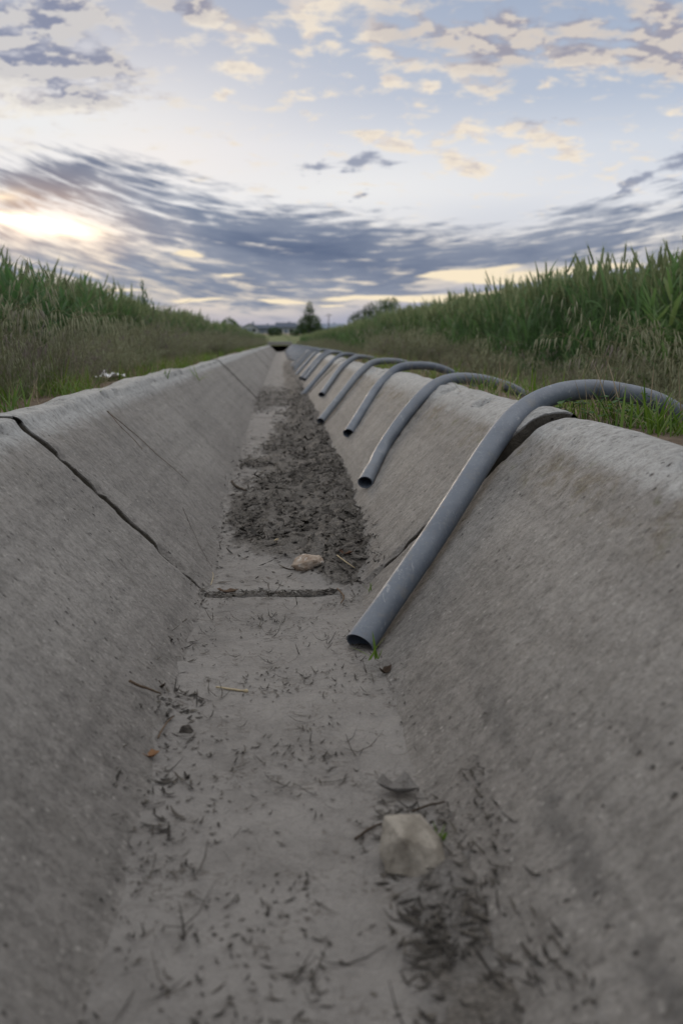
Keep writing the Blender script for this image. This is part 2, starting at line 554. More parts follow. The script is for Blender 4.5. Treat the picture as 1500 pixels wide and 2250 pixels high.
# ---------------------------------------------------------------- materials of the ditch
def concrete():
    m, t = material("ditch_concrete")
    g = t.n('ShaderNodeTexCoord').outputs['Object']
    s = t.n('ShaderNodeSeparateXYZ'); t.put(s.inputs[0], g)
    x, y, z = s.outputs
    big = t.noise(t.map(g, scale=(1, .7, 1)), 3.0, 5, .6)
    med = t.noise(t.map(g, scale=(1, .8, 1)), 24.0, 5, .68)
    fine = t.noise(g, 150.0, 5, .75)
    streak = t.noise(t.map(g, scale=(.6, 1, .6)), 70.0, 5, .7, .5)
    grit = t.noise(g, 620.0, 2, .6)
    # trowelled body: warm grey, weathered in patches
    c = t.mix(t.step(big, .32, .68), (.184, .173, .162), (.270, .256, .241))
    c = t.mix(t.step(med, .30, .72, 0, .55), c, (.325, .31, .293))
    # rounded rim: cleaner, bluer cement, plus sky light painted into the colour
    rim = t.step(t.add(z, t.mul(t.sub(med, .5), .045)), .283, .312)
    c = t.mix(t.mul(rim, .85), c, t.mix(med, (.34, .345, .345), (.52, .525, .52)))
    # moss and rust-brown lichen under the right rim
    lic = t.noise(t.map(g, scale=(1, .8, 1)), 16.0, 6, .72)
    band = t.mul(t.step(t.add(z, t.mul(t.sub(big, .5), .05)), .225, .268), t.step(z, .312, .285))
    right = t.step(x, .1, .3, .22, 1.0)
    c = t.mix(t.m('MULTIPLY', t.mul(band, right), t.step(lic, .47, .68, 0, .7)), c, t.mix(fine, (.085, .066, .034), (.16, .125, .07)))
    grn = t.noise(t.map(g, scale=(1, .6, 1), loc=(3, 1, 0)), 30.0, 5, .7)
    c = t.mix(t.m('MULTIPLY', t.mul(band, right), t.step(grn, .54, .68, 0, .55)), c, (.10, .105, .035))
    # mud film left by the water low on the walls
    mudl = t.step(t.add(z, t.mul(t.sub(big, .5), .16)), .17, .02)
    c = t.mix(t.mul(mudl, .45), c, (.185, .172, .163))
    # old water lines along the ditch and drips down the walls
    wl = t.noise(t.map(g, scale=(2, .25, 26)), 1.6, 5, .65)
    c = t.mix(.55, c, t.ramp(wl, [(.30, (.68, .68, .68)), (.5, (1, 1, 1)), (.72, (1.14, 1.14, 1.14))]), 'MULTIPLY')
    dr = t.noise(t.map(g, scale=(.5, 9, .5)), 2.4, 5, .68)
    c = t.mix(.5, c, t.ramp(dr, [(.32, (.70, .70, .69)), (.52, (1, 1, 1)), (.75, (1.1, 1.1, 1.1))]), 'MULTIPLY')
    stn = t.m('ABSOLUTE', t.sub(t.add(z, t.mul(t.sub(med, .5), .05)), .079))
    stn = t.mul(t.mul(t.step(stn, .017, .003), t.step(x, .1, .15)), t.mul(t.step(y, 1.35, 1.0), t.step(t.noise(g, 9.0, 4, .6), .38, .58)))
    c = t.mix(t.mul(stn, .55), c, (.085, .083, .082))
    # aggregate: pale and dark grains, speckle, drawn-out trowel marks
    c = t.mix(.85, c, t.ramp(t.noise(g, 60.0, 4, .7), [(.30, (.62, .61, .60)), (.47, (.98, .98, .98)), (.70, (1.15, 1.15, 1.15))]), 'MULTIPLY')
    vg = t.n('ShaderNodeTexVoronoi', feature='F1'); t.put(vg.inputs['Vector'], g); vg.inputs['Scale'].default_value = 120
    sc = t.n('ShaderNodeSeparateColor'); t.put(sc.inputs[0], vg.outputs['Color'])
    grain = t.mul(t.step(vg.outputs['Distance'], .42, .18), t.step(sc.outputs[0], .70, .74))
    c = t.mix(t.mul(grain, .5), c, t.mix(sc.outputs[1], (.11, .10, .095), (.50, .48, .45)))
    c = t.mix(1.0, c, t.ramp(fine, [(.28, (.45, .44, .43)), (.45, (.95, .95, .95)), (.6, (1.06, 1.06, 1.06)), (.75, (1.4, 1.4, 1.38))]), 'MULTIPLY')
    c = t.mix(.8, c, t.ramp(streak, [(.30, (.55, .54, .53)), (.46, (.97, .97, .97)), (.72, (1.18, 1.18, 1.18))]), 'MULTIPLY')
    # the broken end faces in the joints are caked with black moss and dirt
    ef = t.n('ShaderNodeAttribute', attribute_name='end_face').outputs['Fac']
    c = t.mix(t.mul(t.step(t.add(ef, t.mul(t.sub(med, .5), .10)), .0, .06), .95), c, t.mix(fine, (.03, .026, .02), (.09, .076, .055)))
    # pits
    vp_ = t.n('ShaderNodeTexVoronoi', feature='F1'); t.put(vp_.inputs['Vector'], vwarp_m(t, g, 90, .004)); vp_.inputs['Scale'].default_value = 62
    sp = t.n('ShaderNodeSeparateColor'); t.put(sp.inputs[0], vp_.outputs['Color'])
    pit = t.mul(t.step(t.noise(g, 5.0, 4, .65), .40, .60, .12, 1.0), t.mul(t.step(vp_.outputs['Distance'], t.lin(sp.outputs[1], 0, 1, .12, .30), .05), t.step(sp.outputs[0], .48, .52)))
    c = t.mix(t.mul(pit, .9), c, (.05, .045, .04))
    t.put(t.bs.inputs['Base Color'], c)
    t.put(t.bs.inputs['Roughness'], t.lin(med, .3, .7, .72, .9))
    t.bs.inputs['Specular IOR Level'].default_value = .45
    h = t.add(t.add(t.mul(fine, .5), t.mul(streak, 1.0)), t.add(t.mul(grit, .25), t.mul(pit, -1.0)))
    h = t.add(h, t.mul(med, 1.0))
    t.put(t.bs.inputs['Normal'], t.bump(h, 1.0, .006))
    return m


def silt_mat():
    m, t = material("silt_mud")
    g = t.n('ShaderNodeTexCoord').outputs['Object']
    big = t.noise(g, 5.0, 5, .6)
    med = t.noise(t.map(g, scale=(1, .7, 1)), 34.0, 5, .65)
    fine = t.noise(g, 260.0, 4, .7)
    c = t.mix(t.step(big, .35, .65), (.160, .151, .144), (.225, .214, .205))
    c = t.mix(t.step(med, .35, .72, 0, .6), c, (.255, .243, .232))
    at = t.n('ShaderNodeAttribute', attribute_name='organic').outputs['Fac']
    rag = t.noise(t.map(g, scale=(1, .8, 1)), 26.0, 5, .75)
    org = t.step(t.add(at, t.mul(t.sub(rag, .5), 1.7)), .30, .85)
    c = t.mix(t.mul(org, .88), c, t.mix(t.step(fine, .35, .65), (.048, .043, .038), (.145, .131, .117)))
    c = t.mix(.8, c, t.ramp(fine, [(.25, (.74, .73, .72)), (.5, (1, 1, 1)), (.75, (1.15, 1.15, 1.15))]), 'MULTIPLY')
    # scraps pressed into the surface
    v = t.n('ShaderNodeTexVoronoi', feature='F1'); t.put(v.inputs['Vector'], vwarp_m(t, t.map(g, scale=(1, .65, 1)), 40, .02)); v.inputs['Scale'].default_value = 46
    sp = t.n('ShaderNodeSeparateColor'); t.put(sp.inputs[0], v.outputs['Color'])
    sc = t.mul(t.step(v.outputs['Distance'], .22, .08), t.step(sp.outputs[0], .72, .76))
    c = t.mix(t.mul(sc, .55), c, (.07, .06, .05))
    sq = t.noise(t.map(g, scale=(.8, 1, 1)), 55.0, 3, .55, .6)
    gate = t.step(t.noise(t.map(g, loc=(5, 2, 0)), 14.0, 4, .65), .46, .60)
    line = t.mul(t.step(t.m('ABSOLUTE', t.sub(sq, .5)), .026, .008), gate)
    c = t.mix(t.mul(line, .72), c, (.075, .064, .054))
    t.put(t.bs.inputs['Base Color'], c)
    t.bs.inputs['Roughness'].default_value = .8
    t.bs.inputs['Specular IOR Level'].default_value = .4
    crack = t.voro(vwarp_m(t, g, 12, .05), 17.0, 'DISTANCE_TO_EDGE')
    h = t.add(t.add(t.mul(med, 1.3), t.mul(fine, .35)), t.mul(t.step(crack, .0, .03), .12))
    h = t.add(h, t.mul(t.mul(rag, org), 1.2))
    t.put(t.bs.inputs['Normal'], t.bump(h, 1.0, .0065))
    return m


def vwarp_m(t, vec, scale, amt):
    nd = t.n('ShaderNodeTexNoise'); t.put(nd.inputs['Vector'], vec); nd.inputs['Scale'].default_value = scale
    s1 = t.n('ShaderNodeVectorMath', operation='SUBTRACT'); t.put(s1.inputs[0], nd.outputs['Color']); s1.inputs[1].default_value = (.5, .5, .5)
    s2 = t.n('ShaderNodeVectorMath', operation='SCALE'); t.put(s2.inputs[0], s1.outputs[0]); s2.inputs['Scale'].default_value = amt * 2
    s3 = t.n('ShaderNodeVectorMath', operation='ADD'); t.put(s3.inputs[0], s2.outputs[0]); t.put(s3.inputs[1], vec)
    return s3.outputs[0]


def soil_mat(name, c0, c1):
    m, t = material(name)
    g = t.n('ShaderNodeTexCoord').outputs['Object']
    a = t.noise(g, 9.0, 6, .7); b = t.noise(g, 120.0, 5, .75)
    c = t.mix(t.step(a, .3, .7), c0, c1)
    c = t.mix(.8, c, t.ramp(b, [(.25, (.55, .55, .55)), (.75, (1.3, 1.3, 1.3))]), 'MULTIPLY')
    t.put(t.bs.inputs['Base Color'], c)
    t.bs.inputs['Roughness'].default_value = .95
    t.bs.inputs['Specular IOR Level'].default_value = .15
    t.put(t.bs.inputs['Normal'], t.bump(t.add(a, b), .9, .01))
    return m


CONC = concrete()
SILT = silt_mat()
SOIL = soil_mat("bank_soil", (.085, .062, .043), (.16, .125, .09))
JSOIL = soil_mat("joint_soil", (.020, .016, .012), (.060, .048, .034))

# ---------------------------------------------------------------- the concrete ditch, panel by panel
H = .335
Y0, Y1 = -3.0, 47.0
L_PROF = [(-.552, .0), (-.552, .318), (-.548, .331), (-.538, .3355), (-.505, .339), (-.484, .3385), (-.474, .331), (-.466, .318), (-.445, .2965), (-.165, .0150), (-.143, -.004), (-.115, -.0155), (-.07, -.019), (0, -.02)]
R_PROF = [(0, -.02), (.07, -.019), (.115, -.0155), (.143, -.004), (.165, .0150), (.425, .276), (.448, .299), (.470, .318), (.492, .331), (.515, .338), (.537, .3365), (.552, .329), (.560, .312), (.560, .0)]
CTRL = np.array(L_PROF + R_PROF[1:])


def resample(ctrl, step):
    seg = np.linalg.norm(np.diff(ctrl, axis=0), axis=1)
    s = np.concatenate([[0], np.cumsum(seg)])
    n = int(s[-1] / step)
    u = np.linspace(0, s[-1], n + 1)
    # soften the corners
    fine = np.linspace(0, s[-1], 4000)
    px, pz = np.interp(fine, s, ctrl[:, 0]), np.interp(fine, s, ctrl[:, 1])
    k = int(.008 / (s[-1] / 4000)); w = np.hanning(2 * k + 3)[1:-1]; w /= w.sum()
    sx = np.convolve(np.pad(px, k, mode='edge'), w, 'valid'); sz = np.convolve(np.pad(pz, k, mode='edge'), w, 'valid')
    return np.stack([np.interp(u, fine, sx), np.interp(u, fine, sz)], 1)


def prof_normals(P):
    d = np.gradient(P, axis=0)
    n = np.stack([-d[:, 1], d[:, 0]], 1)
    return n / (np.linalg.norm(n, axis=1)[:, None] + 1e-9)


ditch = empty('concrete_ditch', (0, 0, 0))
tag(ditch, 'long straight concrete lined irrigation ditch with sloping walls, running to the horizon', 'irrigation ditch')
JOINTS = [1.865 + 3.05 * k for k in range(-2, 15)] + [Y1]
JOINTS = [j for j in JOINTS if Y0 < j < Y1 - .5] + [Y1]


def gap_of(P, j, side):
    """half-gap at a joint along the profile; the first joint ahead is the wide, crumbled one"""
    x, z = P[:, 0], P[:, 1]
    if abs(j - 1.865) < .01:
        left = .0025 + .006 * sstep(.0, .27, z) * (x < 0) * (1 - .95 * sstep(-.468, -.488, x))
        right = .002 + .017 * sstep(.06, .30, z) * (x > 0)
        g = np.where(x < 0, left, right)
    else:
        g = np.full(len(x), .0028)
    return g


def joint_shift(P, j):
    return -.034 * sstep(.03, .24, P[:, 1]) * (P[:, 0] > 0) * (abs(j - 1.865) < .01)


def ragged(P, seed, amp):
    s = np.concatenate([[0], np.cumsum(np.linalg.norm(np.diff(P, axis=0), axis=1))])
    return amp * (fbm(s * 22, s * 0 + seed * 7.7, 3, seed) * 1.1 + fbm(s * 90, s * 0 + seed * 3.1, 3, seed + 40) * .7) + .004 * vnoise(s * 4, s * 0 + seed, seed + 90)


lo = Y0
for pi, hi_ in enumerate(JOINTS):
    near = lo < 6.5
    st_ = .0075 if near else .02
    P = resample(CTRL, st_)
    Nn = prof_normals(P)
    ny = int((hi_ - lo) / (.011 if near and hi_ > 0 else .05 if near else .12)) + 2
    u = np.linspace(0, 1, ny)
    # finer rows next to both ends
    if near: u = u - .62 * np.sin(2 * np.pi * u) / (2 * np.pi)
    if pi == 0:
        a = np.full(len(P), lo)
    else:
        a = lo + joint_shift(P, lo) + gap_of(P, lo, 1) + ragged(P, 3 * pi + 1, .004 if near else .002)
    b = hi_ + joint_shift(P, hi_) - gap_of(P, hi_, -1) + ragged(P, 3 * pi + 2, .004 if near else .002)
    if pi == len(JOINTS) - 1:
        b = np.full(len(P), hi_ + 3.5)
    Y = a[None, :] + (b - a)[None, :] * u[:, None]
    X = np.broadcast_to(P[None, :, 0], Y.shape).copy(); Z = np.broadcast_to(P[None, :, 1], Y.shape).copy()
    sarc = np.broadcast_to(np.cumsum(np.r_[0, np.linalg.norm(np.diff(P, axis=0), axis=1)])[None, :], Y.shape)
    d = .0045 * fbm(sarc * 3.0, Y * .8, 3, 5) + .0032 * fbm(sarc * 12, Y * 4, 3, 15) + .0016 * fbm(sarc * 55, Y * 16, 3, 25)
    rimw = sstep(.27, .33, Z)
    d = d + rimw * (.009 * fbm(sarc * 5, Y * 3.2, 4, 35))
    # crumbled arrises at the joints and chips along the rim
    if near:
        e0 = np.abs(Y - a[None, :]); e1 = np.abs(Y - b[None, :])
        e = np.minimum(e0, e1)
        d = d - .010 * np.exp(-(e / .010) ** 2) * (.25 + np.clip(fbm(sarc * 18, Y * 18, 3, 45) * 2.2, 0, 1))
        ch = np.clip(fbm(sarc * 14, Y * 11, 4, 55) * 2.8 - .52, 0, 1)
        rimedge = np.exp(-((Z - .328) / .012) ** 2) * (np.abs(X) < .52)
        d = d - .020 * ch * rimedge
    # one panel stands a few millimetres prouder than the next
    d = d + [0, .0, .004, -.003, .002][pi % 5]
    if abs(lo - 1.865) < .01:
        fade = np.exp(-np.maximum(Y - 1.865, 0) / .9)
        d = d + fade * ((X > 0) * .006 * sstep(.05, .26, Z) + (X < 0) * .0015 * sstep(.0, .1, Z))
    if abs(hi_ - 1.865) < .01:
        d = d - .003 * np.exp(-np.maximum(1.865 - Y, 0) / .5) * (X > 0) * sstep(.05, .26, Z)
    X += Nn[None, :, 0] * d; Z += Nn[None, :, 1] * d
    Pm = np.stack([X, Y, Z], -1)
    # thickness: turn the ends down into the joint
    skirt0, skirt1 = Pm[:1].copy(), Pm[-1:].copy()
    for sk in (skirt0, skirt1):
        sk[0, :, 0] -= Nn[:, 0] * .075; sk[0, :, 2] -= Nn[:, 1] * .075
    Pm = np.concatenate([skirt0, Pm, skirt1])
    me = grid_mesh('panel', Pm)
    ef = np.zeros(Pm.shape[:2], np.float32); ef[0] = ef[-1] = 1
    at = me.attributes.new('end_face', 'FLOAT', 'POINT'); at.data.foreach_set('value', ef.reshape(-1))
    me.set_sharp_from_angle(angle=R(50))
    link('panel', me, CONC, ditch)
    lo = hi_

# soil lying in the joints, 1 to 2 cm below the surface
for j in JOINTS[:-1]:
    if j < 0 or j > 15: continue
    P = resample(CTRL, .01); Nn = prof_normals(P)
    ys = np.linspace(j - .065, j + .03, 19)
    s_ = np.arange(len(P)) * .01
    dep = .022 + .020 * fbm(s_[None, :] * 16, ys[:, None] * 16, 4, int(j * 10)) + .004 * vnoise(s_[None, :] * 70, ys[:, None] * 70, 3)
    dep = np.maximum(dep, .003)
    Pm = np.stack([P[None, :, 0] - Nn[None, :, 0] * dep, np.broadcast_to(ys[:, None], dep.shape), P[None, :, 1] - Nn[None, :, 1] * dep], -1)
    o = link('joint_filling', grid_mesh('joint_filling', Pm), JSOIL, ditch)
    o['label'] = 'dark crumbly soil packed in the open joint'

# ---------------------------------------------------------------- silt on the bottom
xs = np.linspace(-.26, .26, 70)
ys = np.concatenate([np.arange(-2, .4, .03), np.arange(.4, 3.2, .0062), np.arange(3.2, 8, .02), np.arange(8, 50.4, .08)])
XX, YY = np.meshgrid(xs, ys)


def organic(x, y):
    """how much rotting leaf litter lies on the silt here"""
    n = fbm(x * 9, y * 3.5, 4, 101)
    mid = sstep(2.02, 2.50, y + .42 * n + 1.1 * np.clip(x, -.1, .2)) * sstep(6.6, 5.0, y + .6 * n)
    mid = mid * (1 - .85 * sstep(.0, -.12, x + .16 * n) * sstep(3.2, 4.6, y)) * (1 - .75 * sstep(-.05, -.14, x + .12 * n))
    rgt = sstep(.055, .12, x + .05 * n) * sstep(1.80, 1.95, y) * sstep(3.2, 2.6, y)
    far = sstep(-.01, .10, x + .05 * n) * sstep(4.6, 5.6, y) * sstep(30, 16, y) * .95
    far2 = sstep(6.2, 7.0, y + n) * sstep(11.0, 9.5, y + n) * .7
    foot = sstep(.08, .15, x + .06 * n) * sstep(1.05, .80, y + .15 * n) * .75 + sstep(-.11, -.155, x + .05 * n) * .45 * sstep(1.55, 1.4, y) * sstep(1.05, 1.2, y)
    return np.clip(np.maximum.reduce([mid, rgt, far, far2, foot]), 0, 1)


def silt_z(x, y):
    og = organic(x, y)
    z = .004 * fbm(x * 7, y * 5, 4, 111) + .0016 * fbm(x * 40, y * 32, 3, 121)
    z = z + .014 * og + .020 * og * fbm(x * 26, y * 22, 4, 131)
    z = z + .030 * sstep(.03, .17, x) * sstep(1.9, 2.2, y) + .018 * sstep(2.3, 3.0, y) + .012 * sstep(6, 12, y)
    # edges washed a little up the walls
    z = z + .006 * sstep(.10, .16, np.abs(x)) * fbm(x * 20, y * 9, 3, 141)
    # the joint across the bottom, open on the left and centre
    jy = y - (1.842 + .012 * fbm(x * 9, y * 0, 3, 151))
    z = z - .020 * np.exp(-(jy / .017) ** 2) * sstep(.10, .02, x + .02 * fbm(x * 30, y * 30, 2, 161))
    jy2 = y - (8.0 + .05 * fbm(x * 9, y * 0, 3, 171))
    z = z - .03 * np.exp(-(jy2 / .06) ** 2)
    return z


ZZ = silt_z(XX, YY)
me = grid_mesh('silt', np.stack([XX, YY, ZZ], -1))
og = organic(XX, YY)
og = np.maximum(og, np.exp(-((YY - 1.842) / .02) ** 2) * sstep(.10, .02, XX))
at = me.attributes.new('organic', 'FLOAT', 'POINT'); at.data.foreach_set('value', og.reshape(-1).astype(np.float32))
tag(link('silt', me, SILT), kind='structure')

# ---------------------------------------------------------------- leaf litter: thousands of shreds nobody could count
lit_m = plant("leaf_litter", [(0, (.018, .016, .014)), (.35, (.038, .034, .030)), (.65, (.075, .067, .058)), (.88, (.15, .135, .115)), (1, (.32, .28, .23))], .05, .8, .25)
mb = MB()


def shred(x, y, L, w, az, curl, tilt, r, z=None, ):
    z = silt_z(np.array(x), np.array(y)).item() if z is None else z
    n = 4
    d = np.array([math.cos(az), math.sin(az)])
    q = np.array([-d[1], d[0]])
    V = []
    cy = random.uniform(-.5, .5)
    for i in range(n + 1):
        u = i / n - .5
        side = curl * (u * u - .08) * L
        px = x + d[0] * u * L + q[0] * (side * cy + 0); py = y + d[1] * u * L + q[1] * (side * cy)
        pz = z + .0008 + abs(curl) * (u * u) * L * .7 + tilt * (u + .5) * L
        ww = w * (1 - (2 * abs(u)) ** 2.5) * .5 + .0003
        dzs = random.uniform(-.3, .5) * ww
        V += [(px - q[0] * ww, py - q[1] * ww, pz + dzs), (px, py, pz + ww * .25), (px + q[0] * ww, py + q[1] * ww, pz - dzs * .4 + ww * .3)]
    Fc = []
    for i in range(n):
        k = 3 * i
        Fc += [[k, k + 1, k + 4, k + 3], [k + 1, k + 2, k + 5, k + 4]]
    mb.add(V, Fc, 0, r)


def scatter_shreds(n, x0, x1, y0, y1, dens, Lr, wr, curl=.8, tilt=.25):
    xs_, ys_ = RNG.uniform(x0, x1, n), RNG.uniform(y0, y1, n)
    p = dens(xs_, ys_)
    keep = RNG.uniform(0, 1, n) < p
    for x, y in zip(xs_[keep], ys_[keep]):
        wallz = max(0, abs(x) - .15)
        zz_ = silt_z(np.array(x), np.array(y)).item()
        zz_ = max(zz_, wallz)
        L = random.uniform(*Lr) * random.choice((.6, 1, 1, 1.5))
        shred(x, y, L, random.uniform(*wr), random.uniform(0, 6.28), random.uniform(-curl, curl), random.uniform(0, tilt) if random.random() < .5 else 0, random.random() ** 1.3, zz_)


clump = lambda s, k: (lambda x, y: sstep(.0, .22, fbm(x * s, y * s, 3, k) - .02))
scatter_shreds(5600, -.17, .17, .35, 1.85, lambda x, y: .05 + .36 * clump(9, 201)(x, y), (.003, .011), (.0006, .0021), 2.2, .15)
scatter_shreds(1500, .085, .20, .45, .96, lambda x, y: .25 + .7 * clump(16, 202)(x, y), (.006, .024), (.001, .0036), 1.8)
scatter_shreds(500, -.18, -.10, .9, 1.6, lambda x, y: .7 * clump(14, 203)(x, y), (.006, .022), (.001, .005), 1.6)
scatter_shreds(300, -.16, .10, 1.822, 1.858, lambda x, y: .9 + 0 * x, (.008, .026), (.002, .006), .5)
scatter_shreds(12000, -.19, .21, 1.85, 4.2, lambda x, y: .05 + .85 * organic(x, y) * sstep(-.16, .25, fbm(x * 14, y * 9, 3, 211)), (.004, .024), (.0012, .0062), 1.4, .45)
scatter_shreds(900, -.17, .20, 1.95, 4.5, lambda x, y: .9 * organic(x, y), (.014, .034), (.006, .015), .9, .5)
scatter_shreds(260, -.16, .16, .5, 1.85, lambda x, y: .5 + 0 * x, (.018, .045), (.0006, .0014), 3.0, .1)
scatter_shreds(700, .10, .26, 1.9, 4.0, lambda x, y: .6 * sstep(.27, .14, x), (.006, .02), (.001, .004), 1.2, .4)
scatter_shreds(500, -.22, -.13, 1.4, 5.0, lambda x, y: .6 * sstep(-.23, -.14, x), (.006, .02), (.001, .004), 1.2, .4)
scatter_shreds(3500, -.19, .21, 4.2, 9.0, lambda x, y: .03 + .8 * organic(x, y), (.014, .04), (.004, .010), .9, .5)
scatter_shreds(500, -.2, .2, 9.0, 18.0, lambda x, y: .05 + .6 * organic(x, y), (.02, .06), (.006, .014), .9, .5)
tag(link('leaf_litter', mb.mesh('leaf_litter'), lit_m), 'dark rotting shreds of leaf strewn over the silt of the ditch bottom', 'leaf litter', kind='stuff')
# ---------------------------------------------------------------- siphon tubes
def tube_mat():
    m, t = material("siphon_pipe_grey")
    g = t.n('ShaderNodeTexCoord').outputs['Object']
    oi = t.n('ShaderNodeObjectInfo').outputs['Random']
    big = t.noise(g, 9.0, 4, .6); sp = t.noise(g, 160.0, 4, .7); scr = t.noise(t.map(g, scale=(1, .35, .5), rot=(.4, .2, .6)), 70.0, 4, .7, .6)
    dust = t.noise(g, 28.0, 5, .7)
    c = t.mix(t.step(big, .3, .7), (.075, .098, .138), (.125, .153, .198))
    c = t.mix(t.mul(oi, .7), c, (.14, .16, .19))
    c = t.mix(t.step(sp, .50, .72, 0, .5), c, (.205, .222, .245))
    c = t.mix(t.step(dust, .52, .74, 0, .55), c, (.205, .20, .19))
    c = t.mix(t.step(scr, .60, .68, 0, .5), c, (.33, .345, .365))
    c = t.mix(t.step(t.noise(g, 44.0, 4, .6), .66, .74, 0, .5), c, (.14, .10, .07))
    t.put(t.bs.inputs['Base Color'], c)
    t.put(t.bs.inputs['Roughness'], t.lin(dust, .3, .7, .46, .66))
    t.bs.inputs['Specular IOR Level'].default_value = .75
    t.put(t.bs.inputs['Normal'], t.bump(t.add(t.mul(sp, .35), t.add(scr, t.mul(big, 1.5))), .3, .0016))
    return m


TUBE = tube_mat()


def catmull(pts, n):
    P = np.array(pts, float)
    P = np.vstack([2 * P[0] - P[1], P, 2 * P[-1] - P[-2]])
    out = []
    for i in range(1, len(P) - 2):
        p0, p1, p2, p3 = P[i - 1:i + 3]
        for k in range(n):
            u = k / n
            out.append(.5 * ((2 * p1) + (-p0 + p2) * u + (2 * p0 - 5 * p1 + 4 * p2 - p3) * u * u + (-p0 + 3 * p1 - 3 * p2 + p3) * u ** 3))
    out.append(P[-2])
    out = np.array(out)
    # even spacing
    s = np.r_[0, np.cumsum(np.linalg.norm(np.diff(out, axis=0), axis=1))]
    u = np.linspace(0, s[-1], len(out))
    return np.stack([np.interp(u, s, out[:, k]) for k in range(3)], 1)


def siphon(pts, rad=.0188, flare=1.06, n=28, sub=14, dents=(), squash=.94, seed=0):
    path = catmull(pts, sub)
    s = np.r_[0, np.cumsum(np.linalg.norm(np.diff(path, axis=0), axis=1))]
    L = s[-1]
    t_ = np.gradient(path, axis=0); t_ /= np.linalg.norm(t_, axis=1)[:, None]
    ref = np.array([0, 0, 1.0])
    V, Fc = [], []
    m_in = 7
    rings = []
    for i in range(len(path)):
        a = np.cross(t_[i], ref); a /= np.linalg.norm(a)
        b = np.cross(a, t_[i]); ref = b
        fl = 1 + (flare - 1) * math.exp(-(s[i] / .05) ** 2)
        sq = squash - .05 * math.exp(-(s[i] / .04) ** 2)
        ring = []
        for k in range(n):
            q = 2 * math.pi * k / n
            rr = rad * fl * (1 + .012 * float(vnoise(np.array(s[i] * 14), np.array(q), seed)))
            for (s0, q0, amt, wd) in dents:
                dq = (q - q0 + math.pi) % (2 * math.pi) - math.pi
                rr -= rad * amt * math.exp(-((s[i] - s0) / wd) ** 2 - (dq / .8) ** 2)
            ring.append((a, b, q, rr, sq))
        rings.append(ring)
    for i, ring in enumerate(rings):
        for (a, b, q, rr, sq) in ring:
            V.append(path[i] + rr * (a * math.cos(q) / sq ** .5 + b * math.sin(q) * sq))
    for i in range(len(rings) - 1):
        for k in range(n):
            k2 = (k + 1) % n
            Fc.append([i * n + k, i * n + k2, (i + 1) * n + k2, (i + 1) * n + k])
    # inside walls at both open ends: the lip, then a bore that can be looked into
    for end in (0, 1):
        idx0 = 0 if end == 0 else (len(rings) - 1) * n
        prev = list(range(idx0, idx0 + n))
        for j in range(m_in):
            i = j if end == 0 else len(rings) - 1 - j
            base = len(V)
            for (a, b, q, rr, sq) in rings[i]:
                ri = rr - .0026
                V.append(path[i] + ri * (a * math.cos(q) / sq ** .5 + b * math.sin(q) * sq) + (t_[i] * (.0004 if end == 0 else -.0004)))
            cur = list(range(base, base + n))
            for k in range(n):
                k2 = (k + 1) % n
                Fc.append([prev[k], cur[k], cur[k2], prev[k2]] if end == 0 else [prev[k], prev[k2], cur[k2], cur[k]])
            prev = cur
        # the bore goes on into the dark
        base = len(V)
        i = m_in - 1 if end == 0 else len(rings) - m_in
        Fc.append(prev if end else prev[::-1])
    mb = MB(); mb.add(V, Fc)
    me = mb.mesh('siphon_tube')
    me.set_sharp_from_angle(angle=R(50))
    return me


WZ = lambda X: X - .15            # height of the wall surface at this X
OFF = .0195                       # tube axis above the wall


def axis_on_wall(X, y):
    """axis point of a tube lying on the wall, X measured on the axis"""
    return (X, y, X - .15 + OFF * 1.414)


TUBES = []
g_t = 'siphon tubes hooked over the right ditch wall'
pts = [on_wall(790, 1415, .0262), on_wall(952, 1180, .026), on_wall(1085, 973, .027)]
pts = [tuple(p) for p in pts] + [(.478, 1.945, .338), (.560, 2.010, .366), (.65, 2.062, .3725), (.74, 2.095, .361), (.81, 2.115, .343), (.87, 2.128, .312), (.93, 2.137, .266), (.985, 2.143, .21), (1.03, 2.147, .15)]
TUBES.append((pts, dict(rad=.0218, flare=1.08, seed=1, squash=.97), 'nearest and largest grey siphon tube, its open mouth on the ditch bottom beside green shoots'))
pts = [tuple(on_wall(802, 1060, .020)), tuple(on_wall(838, 990, .021)), tuple(on_wall(882, 924, .024)), (.425, 3.02, .305), (.49, 3.10, .3435), (.565, 3.17, .357), (.66, 3.22, .348), (.76, 3.25, .318), (.86, 3.27, .262), (.93, 3.28, .20)]
TUBES.append((pts, dict(flare=1.05, dents=((.20, 1.5, .30, .022), (.27, .3, .16, .03), (.12, 2.6, .14, .03)), seed=2), 'second grey siphon tube, kinked and dented above its mouth halfway up the wall'))


def generic(mx, my, slope, crest_dy=.16, rise=.030, out=.93):
    x0, y0 = mx, my
    p = [axis_on_wall(x0, y0)]
    xm = (x0 + .40) / 2
    p.append(axis_on_wall(xm, y0 + (xm - x0) * slope))
    ye = y0 + (.395 - x0) * slope
    p.append(axis_on_wall(.395, ye))
    bw = random.uniform(-.03, .03)
    p += [(.452, ye + .5 * crest_dy, .322), (.515, ye + .85 * crest_dy, .332 + rise * .85), (.59 + bw, ye + 1.15 * crest_dy, .335 + rise), (.69 + bw, ye + 1.4 * crest_dy, .325 + rise * .8),
          (.80 + bw, ye + 1.55 * crest_dy, .298), (out + bw, ye + 1.65 * crest_dy, .21), (out + .09 + bw, ye + 1.68 * crest_dy, .12)]
    return p


